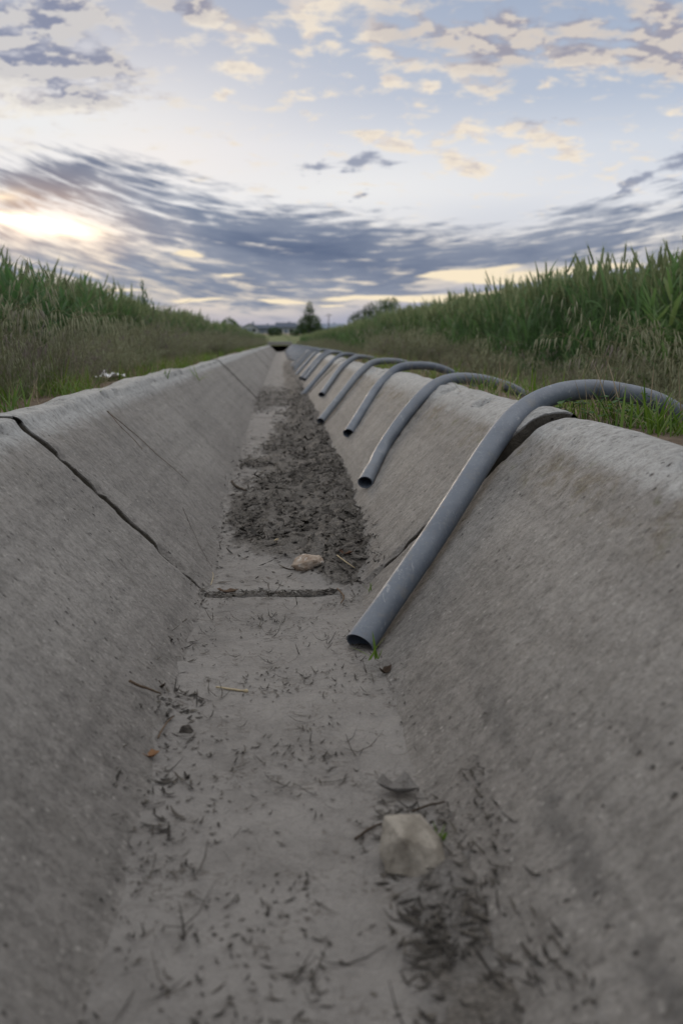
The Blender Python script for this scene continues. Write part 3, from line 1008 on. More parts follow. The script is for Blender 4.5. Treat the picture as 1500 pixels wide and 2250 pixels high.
mouths = [((765, 950), 3.0, 'third grey siphon tube, its mouth high on the wall, straight lower half'),
          ((704, 924), 1.9, 'fourth grey siphon tube, its small black mouth low near the leaf litter'),
          ((706, 866), 3.6, 'fifth grey siphon tube, shorter on the wall, black mouth just beyond the low fourth one'),
          ((660, 872), 1.7, 'sixth siphon tube, the dark one slanting down to the wall foot in the distance'),
          ((668, 833), 3.2, 'pale seventh siphon tube, far off with its mouth partway up the wall'),
          ((661, 830), 2.6, 'eighth siphon tube, its mouth close beside that of the tube before it'),
          ((649, 824), 2.6, 'ninth siphon tube, small with distance, black mouth near the silt edge'),
          ((645, 815), 2.4, 'tenth siphon tube, tiny with distance, beside the dark patch of silt'),
          ((644.5, 807), 2.4, 'eleventh siphon tube, tiny, one before the crowded far bunch'),]
last_y = 0
for (px, py), slope, lab in mouths:
    w = on_wall(px, py, .022)
    TUBES.append((generic(w[0], w[1], slope, crest_dy=.17 + .02 * random.random(), rise=random.uniform(.026, .040)), dict(seed=len(TUBES) + 3), lab))
    last_y = w[1]
y = last_y + 1.7
k = 0
while y < 43:
    TUBES.append((generic(random.uniform(.17, .27), y, random.uniform(1.6, 2.8), rise=random.uniform(.024, .045)), dict(seed=60 + k, n=14, sub=7), None))
    y += random.uniform(1.15, 1.55); k += 1
for pts, kw, lab in TUBES:
    o = link('siphon_tube', siphon(pts, **kw), TUBE)
    tag(o, lab or 'tiny far grey siphon tube in the crowded row before the culvert', 'siphon tube', g_t)

# ---------------------------------------------------------------- stones
def stone_mat(name, c0, c1, c2):
    m, t = material(name)
    g = t.n('ShaderNodeTexCoord').outputs['Object']
    a = t.noise(g, 45.0, 5, .65); b = t.noise(g, 300.0, 4, .7)
    c = t.mix(t.step(a, .35, .62), c0, c1)
    c = t.mix(t.step(t.noise(t.map(g, loc=(3, 1, 2)), 80.0, 4, .6), .55, .68, 0, .8), c, c2)
    c = t.mix(.6, c, t.ramp(b, [(.25, (.7, .7, .7)), (.75, (1.2, 1.2, 1.2))]), 'MULTIPLY')
    t.put(t.bs.inputs['Base Color'], c)
    t.bs.inputs['Roughness'].default_value = .8
    t.put(t.bs.inputs['Normal'], t.bump(t.add(a, t.mul(b, .5)), .7, .003))
    return m


def stone(name, pts, mat, loc, rough, seed, lab, sub=4, bev=.0016):
    bm = bmesh.new()
    for p in pts: bm.verts.new(p)
    bmesh.ops.convex_hull(bm, input=bm.verts)
    bmesh.ops.delete(bm, geom=[v for v in bm.verts if not v.link_faces], context='VERTS')
    bmesh.ops.bevel(bm, geom=bm.edges[:], offset=bev, segments=2, profile=.5, affect='EDGES')
    bmesh.ops.triangulate(bm, faces=bm.faces)
    bmesh.ops.subdivide_edges(bm, edges=bm.edges[:], cuts=sub, use_grid_fill=True)
    bm.normal_update()
    from mathutils import noise as mn
    for v in bm.verts:
        p = v.co * 90 + Vector((seed, 0, 0))
        v.co += v.normal * (rough * (mn.fractal(p * .5, 1, 2, 4) * 1.3 + .5 * mn.fractal(p * 2.2, 1, 2, 3)))
    me = bpy.data.meshes.new(name); bm.to_mesh(me); bm.free()
    me.polygons.foreach_set('use_smooth', [True] * len(me.polygons))
    me.set_sharp_from_angle(angle=R(24))
    o = link(name, me, mat, loc=loc)
    return tag(o, lab, 'stone')


ms = lambda L: [tuple(c * .001 for c in p) for p in L]
p0 = on_z(905, 1912, 0)
stone('stone', [tuple(1.14 * c for c in p) for p in ms([(-20, 0, -3), (-10, -11, -4), (14, -14, -4), (23, 0, -3), (-20, 27, -3), (21, 26, -3), (-11, -9, 30), (-21, 16, 36), (10, 24, 33), (24, 10, 20), (-27, -4, 15), (17, -13, 20), (26, -14, 6), (-22, -13, 2), (14, -25, 1)])],
      stone_mat('stone_pale', (.215, .192, .16), (.345, .315, .272), (.13, .112, .09)), (p0[0], p0[1] + .004, .002), .0009, 3, 'pale angular wedge of stone on the near silt beside a green sprout', 4, .0009)
p0 = on_z(678, 1222, .03)
stone('stone', ms([(-38, 0, 8), (-30, -14, 14), (0, -20, 6), (10, -20, 24), (34, -8, 14), (38, 4, 10), (24, 16, 26), (-10, 16, 30), (-26, 10, 24), (0, -6, 32), (20, -4, 30), (-22, -4, -6), (22, -6, -6), (0, 14, -6), (0, -14, -4)]),
      stone_mat('stone_brown', (.30, .22, .165), (.42, .36, .30), (.60, .56, .52)), (p0[0], p0[1], silt_z(np.array(p0[0]), np.array(p0[1])).item() - .002), .0022, 9, 'lumpy brown and white stone sitting on the dark leaf litter')
clod_m = stone_mat('clod_dark', (.03, .026, .023), (.075, .064, .055), (.11, .095, .08))
p0 = on_z(408, 1612, .0)
stone('clod', ms([(-8, -5, -2), (8, -6, -2), (10, 6, -2), (-7, 7, -2), (-5, -2, 9), (4, 3, 12), (8, -3, 7)]), clod_m, (p0[0], p0[1], .001), .0018, 21, 'dark crumb of mud beside the left wall foot', 3, .001)
bpy.data.objects['clod']['category'] = 'clod'

# ---------------------------------------------------------------- twigs and straws, one by one
def twig_mat(name, c): return simple(name, c, .85, .35, 90.0, .2)
TWD, TWB, STRAW = twig_mat('twig_dark', (.05, .036, .026)), twig_mat('twig_brown', (.12, .085, .058)), twig_mat('straw_pale', (.42, .35, .23))


from mathutils.bvhtree import BVHTree
_v, _f = [], []
for o in list(ditch.children) + [bpy.data.objects['silt']]:
    if o.name.split('.')[0] in ('panel', 'silt'):
        k0 = len(_v); _v += [v.co.copy() for v in o.data.vertices]; _f += [[i + k0 for i in p.vertices] for p in o.data.polygons]
SURF = BVHTree.FromPolygons(_v, _f)


def on_surface(px, py, lift):
    """where the line of sight meets the ditch or the silt, lifted along the surface normal"""
    h, nrm, _, _ = SURF.ray_cast(Vector(CAM), Vector(ray(px, py)).normalized())
    if nrm.dot(Vector(ray(px, py))) > 0: nrm = -nrm
    return np.array(h + nrm * lift)


def stick(name, pix, plane, r0, r1, mat, lab, cat='twig', lift=.002, side=None, knob=False):
    P = []
    for (x, y) in pix:
        P.append(on_surface(x, y, lift))
    P = catmull(P, 5)
    P = P + np.c_[fbm(P[:, 1] * 60, P[:, 0] * 60, 2, 5), 0 * P[:, 0], fbm(P[:, 1] * 50, P[:, 0] * 70, 2, 8)] * .0012
    P[:, 2] += .0
    rr = np.linspace(r0, r1, len(P)) * (1 + .25 * vnoise(np.arange(len(P)) * .9, 0, 3))
    m_ = MB(); c0 = P[0].copy(); m_.tube(P - c0, rr, 6)
    if knob: m_.tube([P[-1] - c0 + np.array(d_) * .001 for d_ in ((-3, 0, 0), (-1, 0, 0), (1.5, 0, 0), (3.5, 0, 0))], [.001, .0026, .0028, .001], 7)
    return tag(link(name, m_.mesh(name), mat, loc=c0), lab, cat)


stick('twig', [(234, 904), (290, 950), (345, 1000), (412, 1058)], 'left', .0010, .0005, TWB, 'long thin brown twig lying aslant on the left wall')
stick('twig', [(236, 905), (262, 938), (290, 965), (312, 989)], 'left', .0010, .0006, TWB, 'shorter brown twig meeting the long one at its top end on the left wall', lift=.0035)
stick('twig', [(400, 1115), (415, 1150), (440, 1205), (466, 1250)], 'left', .0005, .0003, TWD, 'hair thin dark stem on the left wall low beyond the open joint')
stick('twig', [(278, 1506), (305, 1518), (345, 1532)], 'floor', .0022, .0012, TWB, 'broken brown twig leaning at the left wall foot near dark crumbs', lift=.007)
stick('twig', [(345, 1628), (360, 1600), (382, 1580)], 'floor', .0014, .0008, TWB, 'thin slanting grey-brown twig between the orange leaf and the dark clod', lift=.004)
stick('twig', [(509, 1060), (520, 1072), (541, 1080)], 'left', .0048, .0026, TWD, 'curved dark stick at the left edge of the leaf litter', lift=.004)
stick('straw', [(474, 1513), (505, 1517), (540, 1521)], 'floor', .0013, .0016, STRAW, 'pale straw with a dark knob end lying on bare silt', 'straw', knob=True)
stick('straw', [(742, 1226), (760, 1240), (780, 1254)], 'floor', .0017, .0009, STRAW, 'pale straw in the litter right of the brown stone', 'straw', lift=.006)
stick('straw', [(464, 1292), (466, 1270), (462, 1262)], 'left', .0010, .0006, STRAW, 'short pale straw upright at the left end of the floor joint', 'straw', lift=.006)
stick('straw', [(605, 1192), (612, 1186), (608, 1196)], 'floor', .0016, .001, STRAW, 'tiny white curl of straw in the litter left of the brown stone', 'straw', lift=.006)
stick('twig', [(742, 1300), (755, 1318), (748, 1332)], 'floor', .0020, .0012, TWB, 'crooked pale brown stem curled over the right part of the litter', lift=.006)
stick('twig', [(618, 1246), (632, 1251), (648, 1254)], 'floor', .0014, .001, TWD, 'short dark twig on pale silt just before the brown stone')
stick('twig', [(780, 1850), (815, 1826), (838, 1815)], 'floor', .0016, .0011, TWD, 'dark twig on the silt left of the pale wedge stone', lift=.003)
stick('twig', [(905, 1792), (940, 1778), (982, 1768)], 'floor', .0014, .0009, TWD, 'dark twig behind the pale wedge stone', lift=.004)


def leaf(name, px, py, L, w, az, curl, mat, lab, cat='leaf', lift=.002):
    q = on_z(px, py, .004)
    m_ = MB()
    n = 8; V = []; Fc = []
    for i in range(n + 1):
        u = i / n - .5
        ww = w * math.sqrt(max(0, 1 - (2 * u) ** 2)) * (1 + .25 * math.sin(9 * u)) * .5 + .0004
        x = u * L; z = curl * u * u * L * 2.2 + .0015
        V += [(x, -ww, z + ww * .55), (x, -ww * .5, z + ww * .1), (x, 0, z), (x, ww * .5, z + ww * .15), (x, ww, z + ww * .7 * (1 + .4 * math.sin(12 * u)))]
    for i in range(n):
        for k_ in range(4):
            a_ = i * 5 + k_; Fc.append([a_, a_ + 1, a_ + 6, a_ + 5])
    m_.add(V, Fc)
    o = link(name, m_.mesh(name), mat, loc=(q[0], q[1], silt_z(np.array(q[0]), np.array(q[1])).item() + lift))
    o.rotation_euler = (random.uniform(-.15, .15), random.uniform(-.1, .1), az)
    sol = o.modifiers.new('thickness', 'SOLIDIFY'); sol.thickness = .0006
    return tag(o, lab, cat)


leaf('leaf', 330, 1668, .022, .011, .3, .5, simple('leaf_orange', (.20, .105, .05), .7, .3, 120), 'curled orange-brown dead leaf at the left wall foot')
leaf('leaf', 355, 1528, .020, .009, -.9, .7, TWD, 'dark curled leaf at the left wall foot behind the crumbs')
leaf('leaf', 760, 1245, .034, .012, -.5, .5, simple('leaf_redbrown', (.085, .045, .028), .75, .3, 90), 'red-brown dead leaf in the litter at the tip of a pale straw')
leaf('leaf', 500, 1312, .040, .010, .1, .3, simple('leaf_brown', (.10, .065, .042), .75, .3, 90), 'brown leaf strip lying in the joint across the bottom', lift=.010)
leaf('leaf', 845, 1476, .022, .010, .6, .9, TWD, 'dark brittle leaf folded at the right wall foot below the nearest tube')
leaf('mud_flake', 872, 1738, .046, .030, -.15, .28, SILT, 'pale curled flake of dried mud behind the wedge stone', 'mud flake')

# white crumpled scrap on the left rim
m_ = MB()
V, Fc = [], []
nu, nv = 16, 10
for i in range(nv + 1):
    for j in range(nu + 1):
        u, v = j / nu - .5, i / nv - .5
        x, y = u * .12, v * .07
        V.append((x, y, .004 + .022 * max(0, fbm(np.array(u * 6 + 3), np.array(v * 6), 3, 5).item() + .1) + .030 * math.exp(-((u + .22) / .10) ** 2 - ((v - .05) / .25) ** 2)))
for i in range(nv):
    for j in range(nu):
        if abs(j - nu / 2) + abs(i - nv / 2) * 1.2 < 9 + 2 * math.sin(i * 3 + j):
            a_ = i * (nu + 1) + j
            Fc.append([a_, a_ + 1, a_ + nu + 2, a_ + nu + 1])
m_.add(V, Fc)
q = on_z(272, 826, .335)
scr_m, t = material('white_plastic_film'); t.bs.inputs['Base Color'].default_value = (.72, .73, .74, 1); t.bs.inputs['Roughness'].default_value = .5
t.put(t.bs.inputs['Normal'], t.bump(t.noise(t.n('ShaderNodeTexCoord').outputs['Object'], 60, 4, .6), .4, .004))
o = tag(link('plastic_scrap', m_.mesh('plastic_scrap'), scr_m, loc=(q[0] - .06, q[1] + .05, .325)), 'crumpled white plastic scrap lying in the grass on the left rim', 'scrap')
o.rotation_euler = (0, 0, .5)

# ---------------------------------------------------------------- culvert where the ditch ends
cul = empty('culvert', (0, Y1, 0))
tag(cul, 'low concrete culvert slab over a dark opening at the far end of the ditch', 'culvert')
CONC2 = simple('culvert_concrete', (.30, .29, .275), .85, .25, 5.0)
m_ = MB(); m_.box((0, 1.7, .425), (.56, 1.7, .075)); me = m_.mesh('slab', False)
o = link('slab', me, CONC2, cul); bv = o.modifiers.new('bevel', 'BEVEL'); bv.width = .02; bv.segments = 2
m_ = MB()
m_.box((-.60, 1.74, .13), (.13, 1.72, .222)); m_.box((.60, 1.74, .13), (.13, 1.72, .222))
link('abutment', m_.mesh('abutment', False), CONC2, cul)
m_ = MB(); m_.box((0, 3.46, .1), (.49, .04, .21)); link('shade_backing', m_.mesh('shade_backing', False), simple('culvert_shade', (.03, .028, .026), .9), cul)  # added end wall, near-black to paint in the shade of the opening
# ---------------------------------------------------------------- ground on both banks and out to the horizon
def ground_z(x, y):
    ax = np.abs(x)
    z = .303 - .265 * sstep(.70, 1.45, ax)
    z = z + (.02 * fbm(x * 2.2, y * 2.2, 4, 301) + .006 * fbm(x * 18, y * 18, 3, 311)) * sstep(.55, .8, ax)
    far = sstep(48, 320, y)
    z = z + 3.1 * far + .25 * fbm(x * .02, y * .02, 3, 321) * sstep(60, 200, np.abs(y) + ax)
    z = z + 6 * sstep(500, 2500, np.hypot(x, y))
    return z


xr = np.r_[.552, .575, .6, .63, .66, .70, .74, .79, .85, .92, 1.0, 1.1, 1.2, 1.35, 1.5, 1.7, 1.95, 2.3, 2.8, 3.5, 4.5, 6, 8, 11, 15, 22, 32, 48, 75, 120, 190, 300, 500, 900, 1600, 2800]
yr = np.r_[-2800, -900, -300, -100, -40, -20, -10, -5, -3, np.arange(-2.9, 9, .06), np.arange(9, 50.4, .25), 50.5, 52, 55, 60, 66, 74, 84, 96, 110, 128, 150, 175, 205, 240, 280, 330, 400, 500, 700, 1000, 1500, 2200, 3200]
xs_all = np.r_[-xr[::-1], xr]
XX, YY = np.meshgrid(xs_all, yr)
ZZ = ground_z(XX, YY)
mid = len(xr) - 1
keep = np.ones((len(yr) - 1, len(xs_all) - 1), bool)
for i in range(len(yr) - 1):
    if yr[i] >= -3 and yr[i + 1] <= 50.5: keep[i, mid] = False


def ground_mat():
    m, t = material('bank_and_field_soil')
    g = t.n('ShaderNodeTexCoord').outputs['Object']
    s = t.n('ShaderNodeSeparateXYZ'); t.put(s.inputs[0], g)
    a = t.noise(g, 6.0, 6, .7); b = t.noise(g, 90.0, 5, .75)
    c = t.mix(t.step(a, .3, .7), (.12, .09, .065), (.24, .19, .145))
    c = t.mix(.8, c, t.ramp(b, [(.25, (.55, .55, .55)), (.75, (1.3, 1.3, 1.3))]), 'MULTIPLY')
    pat = t.noise(g, .03, 4, .6)
    fld = t.mix(t.step(pat, .4, .6), (.065, .105, .035), (.13, .145, .06))
    c = t.mix(t.step(s.outputs[1], 50, 54), c, fld)
    soilband = t.mul(t.step(s.outputs[1], 180, 200), t.step(s.outputs[1], 290, 260))
    c = t.mix(t.mul(soilband, .6), c, (.26, .20, .16))
    t.put(t.bs.inputs['Base Color'], c)
    t.bs.inputs['Roughness'].default_value = .95
    t.bs.inputs['Specular IOR Level'].default_value = .15
    t.put(t.bs.inputs['Normal'], t.bump(t.add(a, b), .9, .01))
    return m


tag(link('ground', grid_mesh('ground', np.stack([XX, YY, ZZ], -1), keep=keep), ground_mat()), kind='structure')
gz = lambda x, y: float(ground_z(np.array(float(x)), np.array(float(y))))

# ---------------------------------------------------------------- plant materials
M_WLEAF = plant('wheat_leaf', [(0, (.060, .130, .050)), (.5, (.11, .215, .075)), (.85, (.16, .27, .09)), (1, (.28, .31, .12))], .48, .5, .35, patch=.8)
M_WSTEM = plant('wheat_stem', [(0, (.09, .15, .07)), (1, (.15, .21, .09))], .15, .5)
M_WEAR = plant('wheat_ear', [(0, (.20, .27, .12)), (.5, (.30, .36, .17)), (1, (.40, .43, .23))], .30, .6)
M_BSTEM = plant('brome_stem', [(0, (.14, .16, .075)), (.5, (.22, .22, .12)), (1, (.33, .30, .20))], .2, .7, patch=1.3)
M_BHEAD = plant('brome_head', [(0, (.20, .15, .16)), (.25, (.31, .25, .25)), (.42, (.34, .35, .24)), (.7, (.38, .40, .25)), (1, (.55, .54, .42))], .35, .7, patch=1.3)
M_BLEAF = plant('brome_leaf', [(0, (.08, .15, .04)), (.6, (.14, .21, .07)), (1, (.28, .25, .14))], .35, .6, patch=1.0)
M_GRASS = plant('green_grass', [(0, (.065, .14, .018)), (.6, (.13, .22, .03)), (1, (.22, .29, .05))], .45, .45, .4)
M_STRAW = plant('dry_grass', [(0, (.20, .155, .10)), (.6, (.30, .245, .165)), (1, (.40, .34, .24))], .25, .7)
M_CLOV = plant('clover_leaf', [(0, (.025, .085, .018)), (1, (.06, .15, .03))], .35, .5, .4)

proto_col = bpy.data.collections.new  # source clumps live in collections that are not linked to the scene


def wheat_clump(name, n, rad, seed, tall=0.0):
    rs = random.Random(seed)
    b = MB()
    for _ in range(n):
        a, r_ = rs.uniform(0, 6.28), rad * math.sqrt(rs.random())
        x, y = r_ * math.cos(a), r_ * math.sin(a)
        h = rs.uniform(.66, .82) + tall
        la, lean = rs.uniform(0, 6.28), rs.uniform(.0, .10)
        d = np.array([math.cos(la), math.sin(la), 0])
        P = [np.array([x, y, 0]) + d * lean * h * u * u + np.array([0, 0, h * u]) for u in np.linspace(0, 1, 6)]
        b.tube(P, np.linspace(.0019, .0013, 6), 4, 1, rs.random(), cap=False)
        for k in range(rs.choice((3, 4, 4, 5))):
            u = (.16, .36, .55, .74, .88)[k] + rs.uniform(-.05, .05)
            base = np.array([x, y, 0]) + d * lean * h * u * u + np.array([0, 0, h * u])
            b.blade(base, rs.uniform(0, 6.28), rs.uniform(.15, .27), rs.uniform(.010, .018), rs.uniform(.15, .45), rs.uniform(.3, 1.9), 0, rs.random(), 6, .35, rs.uniform(-.8, .8))
        # ear: two ranks of spikelets and short awns
        top = P[-1]; ed = (P[-1] - P[-2]); ed /= np.linalg.norm(ed)
        ed = ed + d * rs.uniform(0, .35); ed /= np.linalg.norm(ed)
        q = np.cross(ed, np.array([math.sin(la * 3), math.cos(la * 3), .2])); q /= np.linalg.norm(q)
        L = rs.uniform(.075, .11); r1 = rs.random()
        b.spindle(top - ed * .004, top + ed * L, .0105, 5, 2, r1, 5)
        ns = 8
        for k in range(ns):
            for sgn in (-1, 1):
                c0 = top + ed * L * (k + .3 * (sgn > 0)) / ns
                b.spindle(c0, c0 + ed * .016 + q * sgn * .0052, .0074 * (1.1 - .5 * k / ns), 3, 2, r1 * .7 + .3 * rs.random())
                if k % 2 == 0 or k == ns - 1:
                    e = c0 + ed * rs.uniform(.045, .07) + q * sgn * rs.uniform(.008, .02)
                    b.add([c0 + ed * .012, c0 + ed * .0125 + q * .0011, e], [[0, 1, 2]], 2, r1)
    me = b.mesh(name)
    for m in (M_WLEAF, M_WSTEM, M_WEAR): me.materials.append(m)
    return bpy.data.objects.new(name, me)


def brome_mesh(b, rs, x, y, n, h0, h1, spread, heads=(9, 14), leafn=14, big=1.0, tones=(0, 1)):
    for _ in range(n):
        a = rs.uniform(0, 6.28); r_ = spread * math.sqrt(rs.random())
        bx_, by_ = x + r_ * math.cos(a), y + r_ * math.sin(a)
        h = rs.uniform(h0, h1)
        la = a + rs.uniform(-.9, .9)
        d = np.array([math.cos(la), math.sin(la), 0])
        out, droop = rs.uniform(.15, .75) * h, rs.uniform(.05, .40) * h
        us = np.linspace(0, 1, 9)
        P = np.array([np.array([bx_, by_, 0]) + d * (out * u ** 2.2) + np.array([0, 0, h * u - droop * max(0, u - .55) ** 2 * 5]) for u in us])
        b.tube(P, np.linspace(.0010, .0005, 9) * big, 3, 0, rs.random(), cap=False)
        tone = rs.uniform(*tones)
        for k in range(rs.randint(*heads)):
            u = .55 + .45 * (k + rs.random()) / 13
            u = min(u, 1.0)
            c0 = np.array([np.interp(u, us, P[:, j]) for j in range(3)])
            aa = la + rs.uniform(-1.5, 1.5)
            dd = np.array([math.cos(aa), math.sin(aa), 0])
            ln = rs.uniform(.02, .065) * (1.25 - .5 * u)
            mid_ = c0 + dd * ln * .6 + np.array([0, 0, ln * .28]); end = c0 + dd * ln + np.array([0, 0, -ln * .12])
            b.tube([c0, mid_, end], [.00045 * big, .0004 * big, .0004 * big], 3, 0, rs.random(), cap=False)
            L = rs.uniform(.016, .026) * big
            hang = dd * rs.uniform(.1, .5) + np.array([0, 0, -1.0]); hang /= np.linalg.norm(hang)
            tip = end + hang * L
            rr = min(1, max(0, tone + rs.uniform(-.2, .2)))
            b.spindle(end, tip, .0044 * big, 4, 1, rr)
            for q in range(3):
                e2 = tip + hang * rs.uniform(.008, .014) * big + np.array([rs.uniform(-.005, .005), rs.uniform(-.005, .005), 0])
                b.add([tip - hang * .006, tip - hang * .006 + np.array([.0008, .0004, 0]), e2], [[0, 1, 2]], 1, rr)
    for _ in range(leafn):
        a = rs.uniform(0, 6.28); r_ = spread * 1.1 * math.sqrt(rs.random())
        b.blade((x + r_ * math.cos(a), y + r_ * math.sin(a), 0), rs.uniform(0, 6.28), rs.uniform(.10, .26), rs.uniform(.002, .0045), rs.uniform(.05, .5), rs.uniform(.2, 1.6), 2, rs.random(), 5, .3)


def brome_clump(name, seed, n, h0, h1, spread, **kw):
    b = MB(); brome_mesh(b, random.Random(seed), 0, 0, n, h0, h1, spread, **kw)
    me = b.mesh(name)
    for m in (M_BSTEM, M_BHEAD, M_BLEAF): me.materials.append(m)
    return bpy.data.objects.new(name, me)


def grass_mesh(b, rs, x, y, n, h0, h1, spread, w=(.003, .006), m=0, z=0.0, lean=(.05, .6), bend=(.1, 1.2)):
    for _ in range(n):
        a = rs.uniform(0, 6.28); r_ = spread * math.sqrt(rs.random())
        b.blade((x + r_ * math.cos(a), y + r_ * math.sin(a), z), rs.uniform(0, 6.28), rs.uniform(h0, h1), rs.uniform(*w), rs.uniform(*lean), rs.uniform(*bend), m, rs.random(), 5, .4)


def grass_clump(name, seed, n, h0, h1, spread, mat, **kw):
    b = MB(); grass_mesh(b, random.Random(seed), 0, 0, n, h0, h1, spread, **kw)
    me = b.mesh(name); me.materials.append(mat)
    return bpy.data.objects.new(name, me)


def scatter(name, protos, P, rot, scl, idx, label, cat):
    """ONE object of uncountable plants: clumps set out on points by geometry nodes"""
    c = bpy.data.collections.new(name + '_clumps')
    for o in protos: c.objects.link(o)
    me = bpy.data.meshes.new(name)
    me.vertices.add(len(P)); me.vertices.foreach_set('co', np.asarray(P, np.float32).reshape(-1))
    for nm, ty, key, val in (('rot', 'FLOAT_VECTOR', 'vector', rot), ('scl', 'FLOAT_VECTOR', 'vector', scl)):
        a = me.attributes.new(nm, ty, 'POINT'); a.data.foreach_set(key, np.asarray(val, np.float32).reshape(-1))
    a = me.attributes.new('idx', 'INT', 'POINT'); a.data.foreach_set('value', np.asarray(idx, np.int32))
    o = bpy.data.objects.new(name, me); COL.objects.link(o)
    ng = bpy.data.node_groups.new(name + '_scatter', 'GeometryNodeTree')
    ng.interface.new_socket('Geometry', in_out='INPUT', socket_type='NodeSocketGeometry')
    ng.interface.new_socket('Geometry', in_out='OUTPUT', socket_type='NodeSocketGeometry')
    N = ng.nodes
    gi, go = N.new('NodeGroupInput'), N.new('NodeGroupOutput')
    ci = N.new('GeometryNodeCollectionInfo'); ci.inputs['Collection'].default_value = c
    ci.inputs['Separate Children'].default_value = True; ci.inputs['Reset Children'].default_value = True
    ip = N.new('GeometryNodeInstanceOnPoints'); ip.inputs['Pick Instance'].default_value = True

    def at(nm, ty):
        n_ = N.new('GeometryNodeInputNamedAttribute'); n_.data_type = ty; n_.inputs['Name'].default_value = nm
        return n_.outputs['Attribute']
    L = ng.links.new
    L(gi.outputs[0], ip.inputs['Points']); L(ci.outputs[0], ip.inputs['Instance'])
    L(at('idx', 'INT'), ip.inputs['Instance Index']); L(at('rot', 'FLOAT_VECTOR'), ip.inputs['Rotation']); L(at('scl', 'FLOAT_VECTOR'), ip.inputs['Scale'])
    L(ip.outputs[0], go.inputs[0])
    md = o.modifiers.new('scatter', 'NODES'); md.node_group = ng
    return tag(o, label, cat, kind='stuff')


def points(n, x0, x1, y0, y1, sx, dens=None, ypow=1.0):
    u = RNG.uniform(0, 1, n)
    y = y0 + (y1 - y0) * u ** ypow
    x = RNG.uniform(x0, x1, n) * sx
    if dens is not None:
        k = RNG.uniform(0, 1, n) < dens(x, y)
        x, y = x[k], y[k]
    return x, y


def place(x, y, s0, s1, nproto, zoff=-.01, tilt=.06):
    n = len(x)
    P = np.stack([x, y, ground_z(x, y) + zoff], 1)
    rot = np.stack([RNG.normal(0, tilt, n), RNG.normal(0, tilt, n), RNG.uniform(0, 6.283, n)], 1)
    s = RNG.uniform(s0, s1, n)
    return P, rot, np.stack([s, s, s], 1), RNG.integers(0, nproto, n)


# wheat standing on both sides
wp = [wheat_clump('wheat_clump', 9, .11, 400 + i, (0, 0, .03, -.03, .05, .0)[i]) for i in range(6)]


def wheat(sx, edge, label):
    xs_, ys_ = [], []
    edge_f = lambda y: edge + .22 * fbm(y * .5, y * 0 + sx * 9, 3, 331)
    for (n, a, b_, y0, y1) in ((1350, 0, 1.0, 1.0, 16), (2500, 0, 1.0, 16, 50), (1800, 1.0, 3.2, 1.0, 30), (1800, 1.0, 5, 30, 80), (1000, 0, 1.0, 50, 85), (1800, 3.2, 14, 0, 60)):
        y = RNG.uniform(y0, y1, n)
        x = edge_f(y) + RNG.uniform(a, b_, n)
        # drill rows
        xs_.append(x * sx); ys_.append(y)
    x, y = np.concatenate(xs_), np.concatenate(ys_)
    P, rot, scl, idx = place(x, y, .90, 1.06, len(wp))
    hs = 1 + .10 * fbm(x * .9, y * .9, 3, 341) + .05 * fbm(x * 3, y * 3, 2, 345)
    scl = scl * np.stack([np.ones_like(hs), np.ones_like(hs), hs], 1)
    return scatter('wheat', [o.copy() for o in wp] if sx > 0 else wp, P, rot, scl, idx, label, 'wheat')


wheat(-1, 1.40, 'tall green wheat in ear standing beyond the weeds on the left bank')
wheat(1, 1.72, 'tall green wheat in ear standing in a field on the right')

# dry brome and weeds on the banks
bp = [brome_clump('brome_clump', 500 + i, 11, *((.30, .46) if i < 3 else (.20, .34)), .07) for i in range(6)]
lp = [grass_clump('green_clump', 600 + i, 14, .12, .30, .06, M_GRASS if i == 0 else M_BLEAF, w=(.003, .007)) for i in range(3)]


def weeds(sx, x0, x1, hs0, label):
    x1_, y1_ = points(1500, x0, x1, 1.4, 10, sx); x2_, y2_ = points(2200, x0, x1, 10, 30, sx); x3_, y3_ = points(1300, x0, x1, 30, 52, sx)
    x, y = np.r_[x1_, x2_, x3_], np.r_[y1_, y2_, y3_]
    n = fbm(x * 1.6, y * .9, 4, 361)
    ax = np.abs(x)
    k = RNG.uniform(0, 1, len(x)) < np.clip(sstep(x0, x0 + .35, ax + .25 * n) * ((.48 if sx < 0 else .6) + 1.6 * n), .0, 1)
    x, y, n = x[k], y[k], n[k]
    P, rot, scl, idx = place(x, y, .8, 1.1, 3 if hs0 > .9 else 6, tilt=.12)
    h = hs0 * (.85 + .95 * n) * (.60 + .40 * sstep(x0, x0 + .5, np.abs(x)))
    h = h * RNG.uniform(.62, 1.28, len(h))
    scl = scl * np.clip(h, .3, 1.5)[:, None]
    gk = RNG.uniform(0, 1, len(x)) < .22
    idx = np.where(gk, RNG.integers(6, 9, len(x)), RNG.integers(0, 6, len(x)))
    cp = [o.copy() for o in bp + lp]
    for i, o in enumerate(cp): o.name = 'weed_%02d' % i
    return scatter('dry_weeds', cp, P, rot, scl, idx, label, 'weeds')


weeds(-1, .66, 1.55, 1.12, 'dry purplish brome grass and weeds crowding the left bank')
weeds(1, .84, 1.80, 1.02, 'dry brown brome grass and weeds on the right bank between tubes and wheat')

# short green grass and dead straw along both rims
gp = [grass_clump('rim_clump', 700 + i, 7, .04, .12, .03, M_GRASS, w=(.003, .0062)) for i in range(4)] + \
     [grass_clump('straw_clump', 720 + i, 7, .05, .14, .035, M_STRAW, w=(.0014, .0032), lean=(.2, 1.3), bend=(.0, .9)) for i in range(3)]


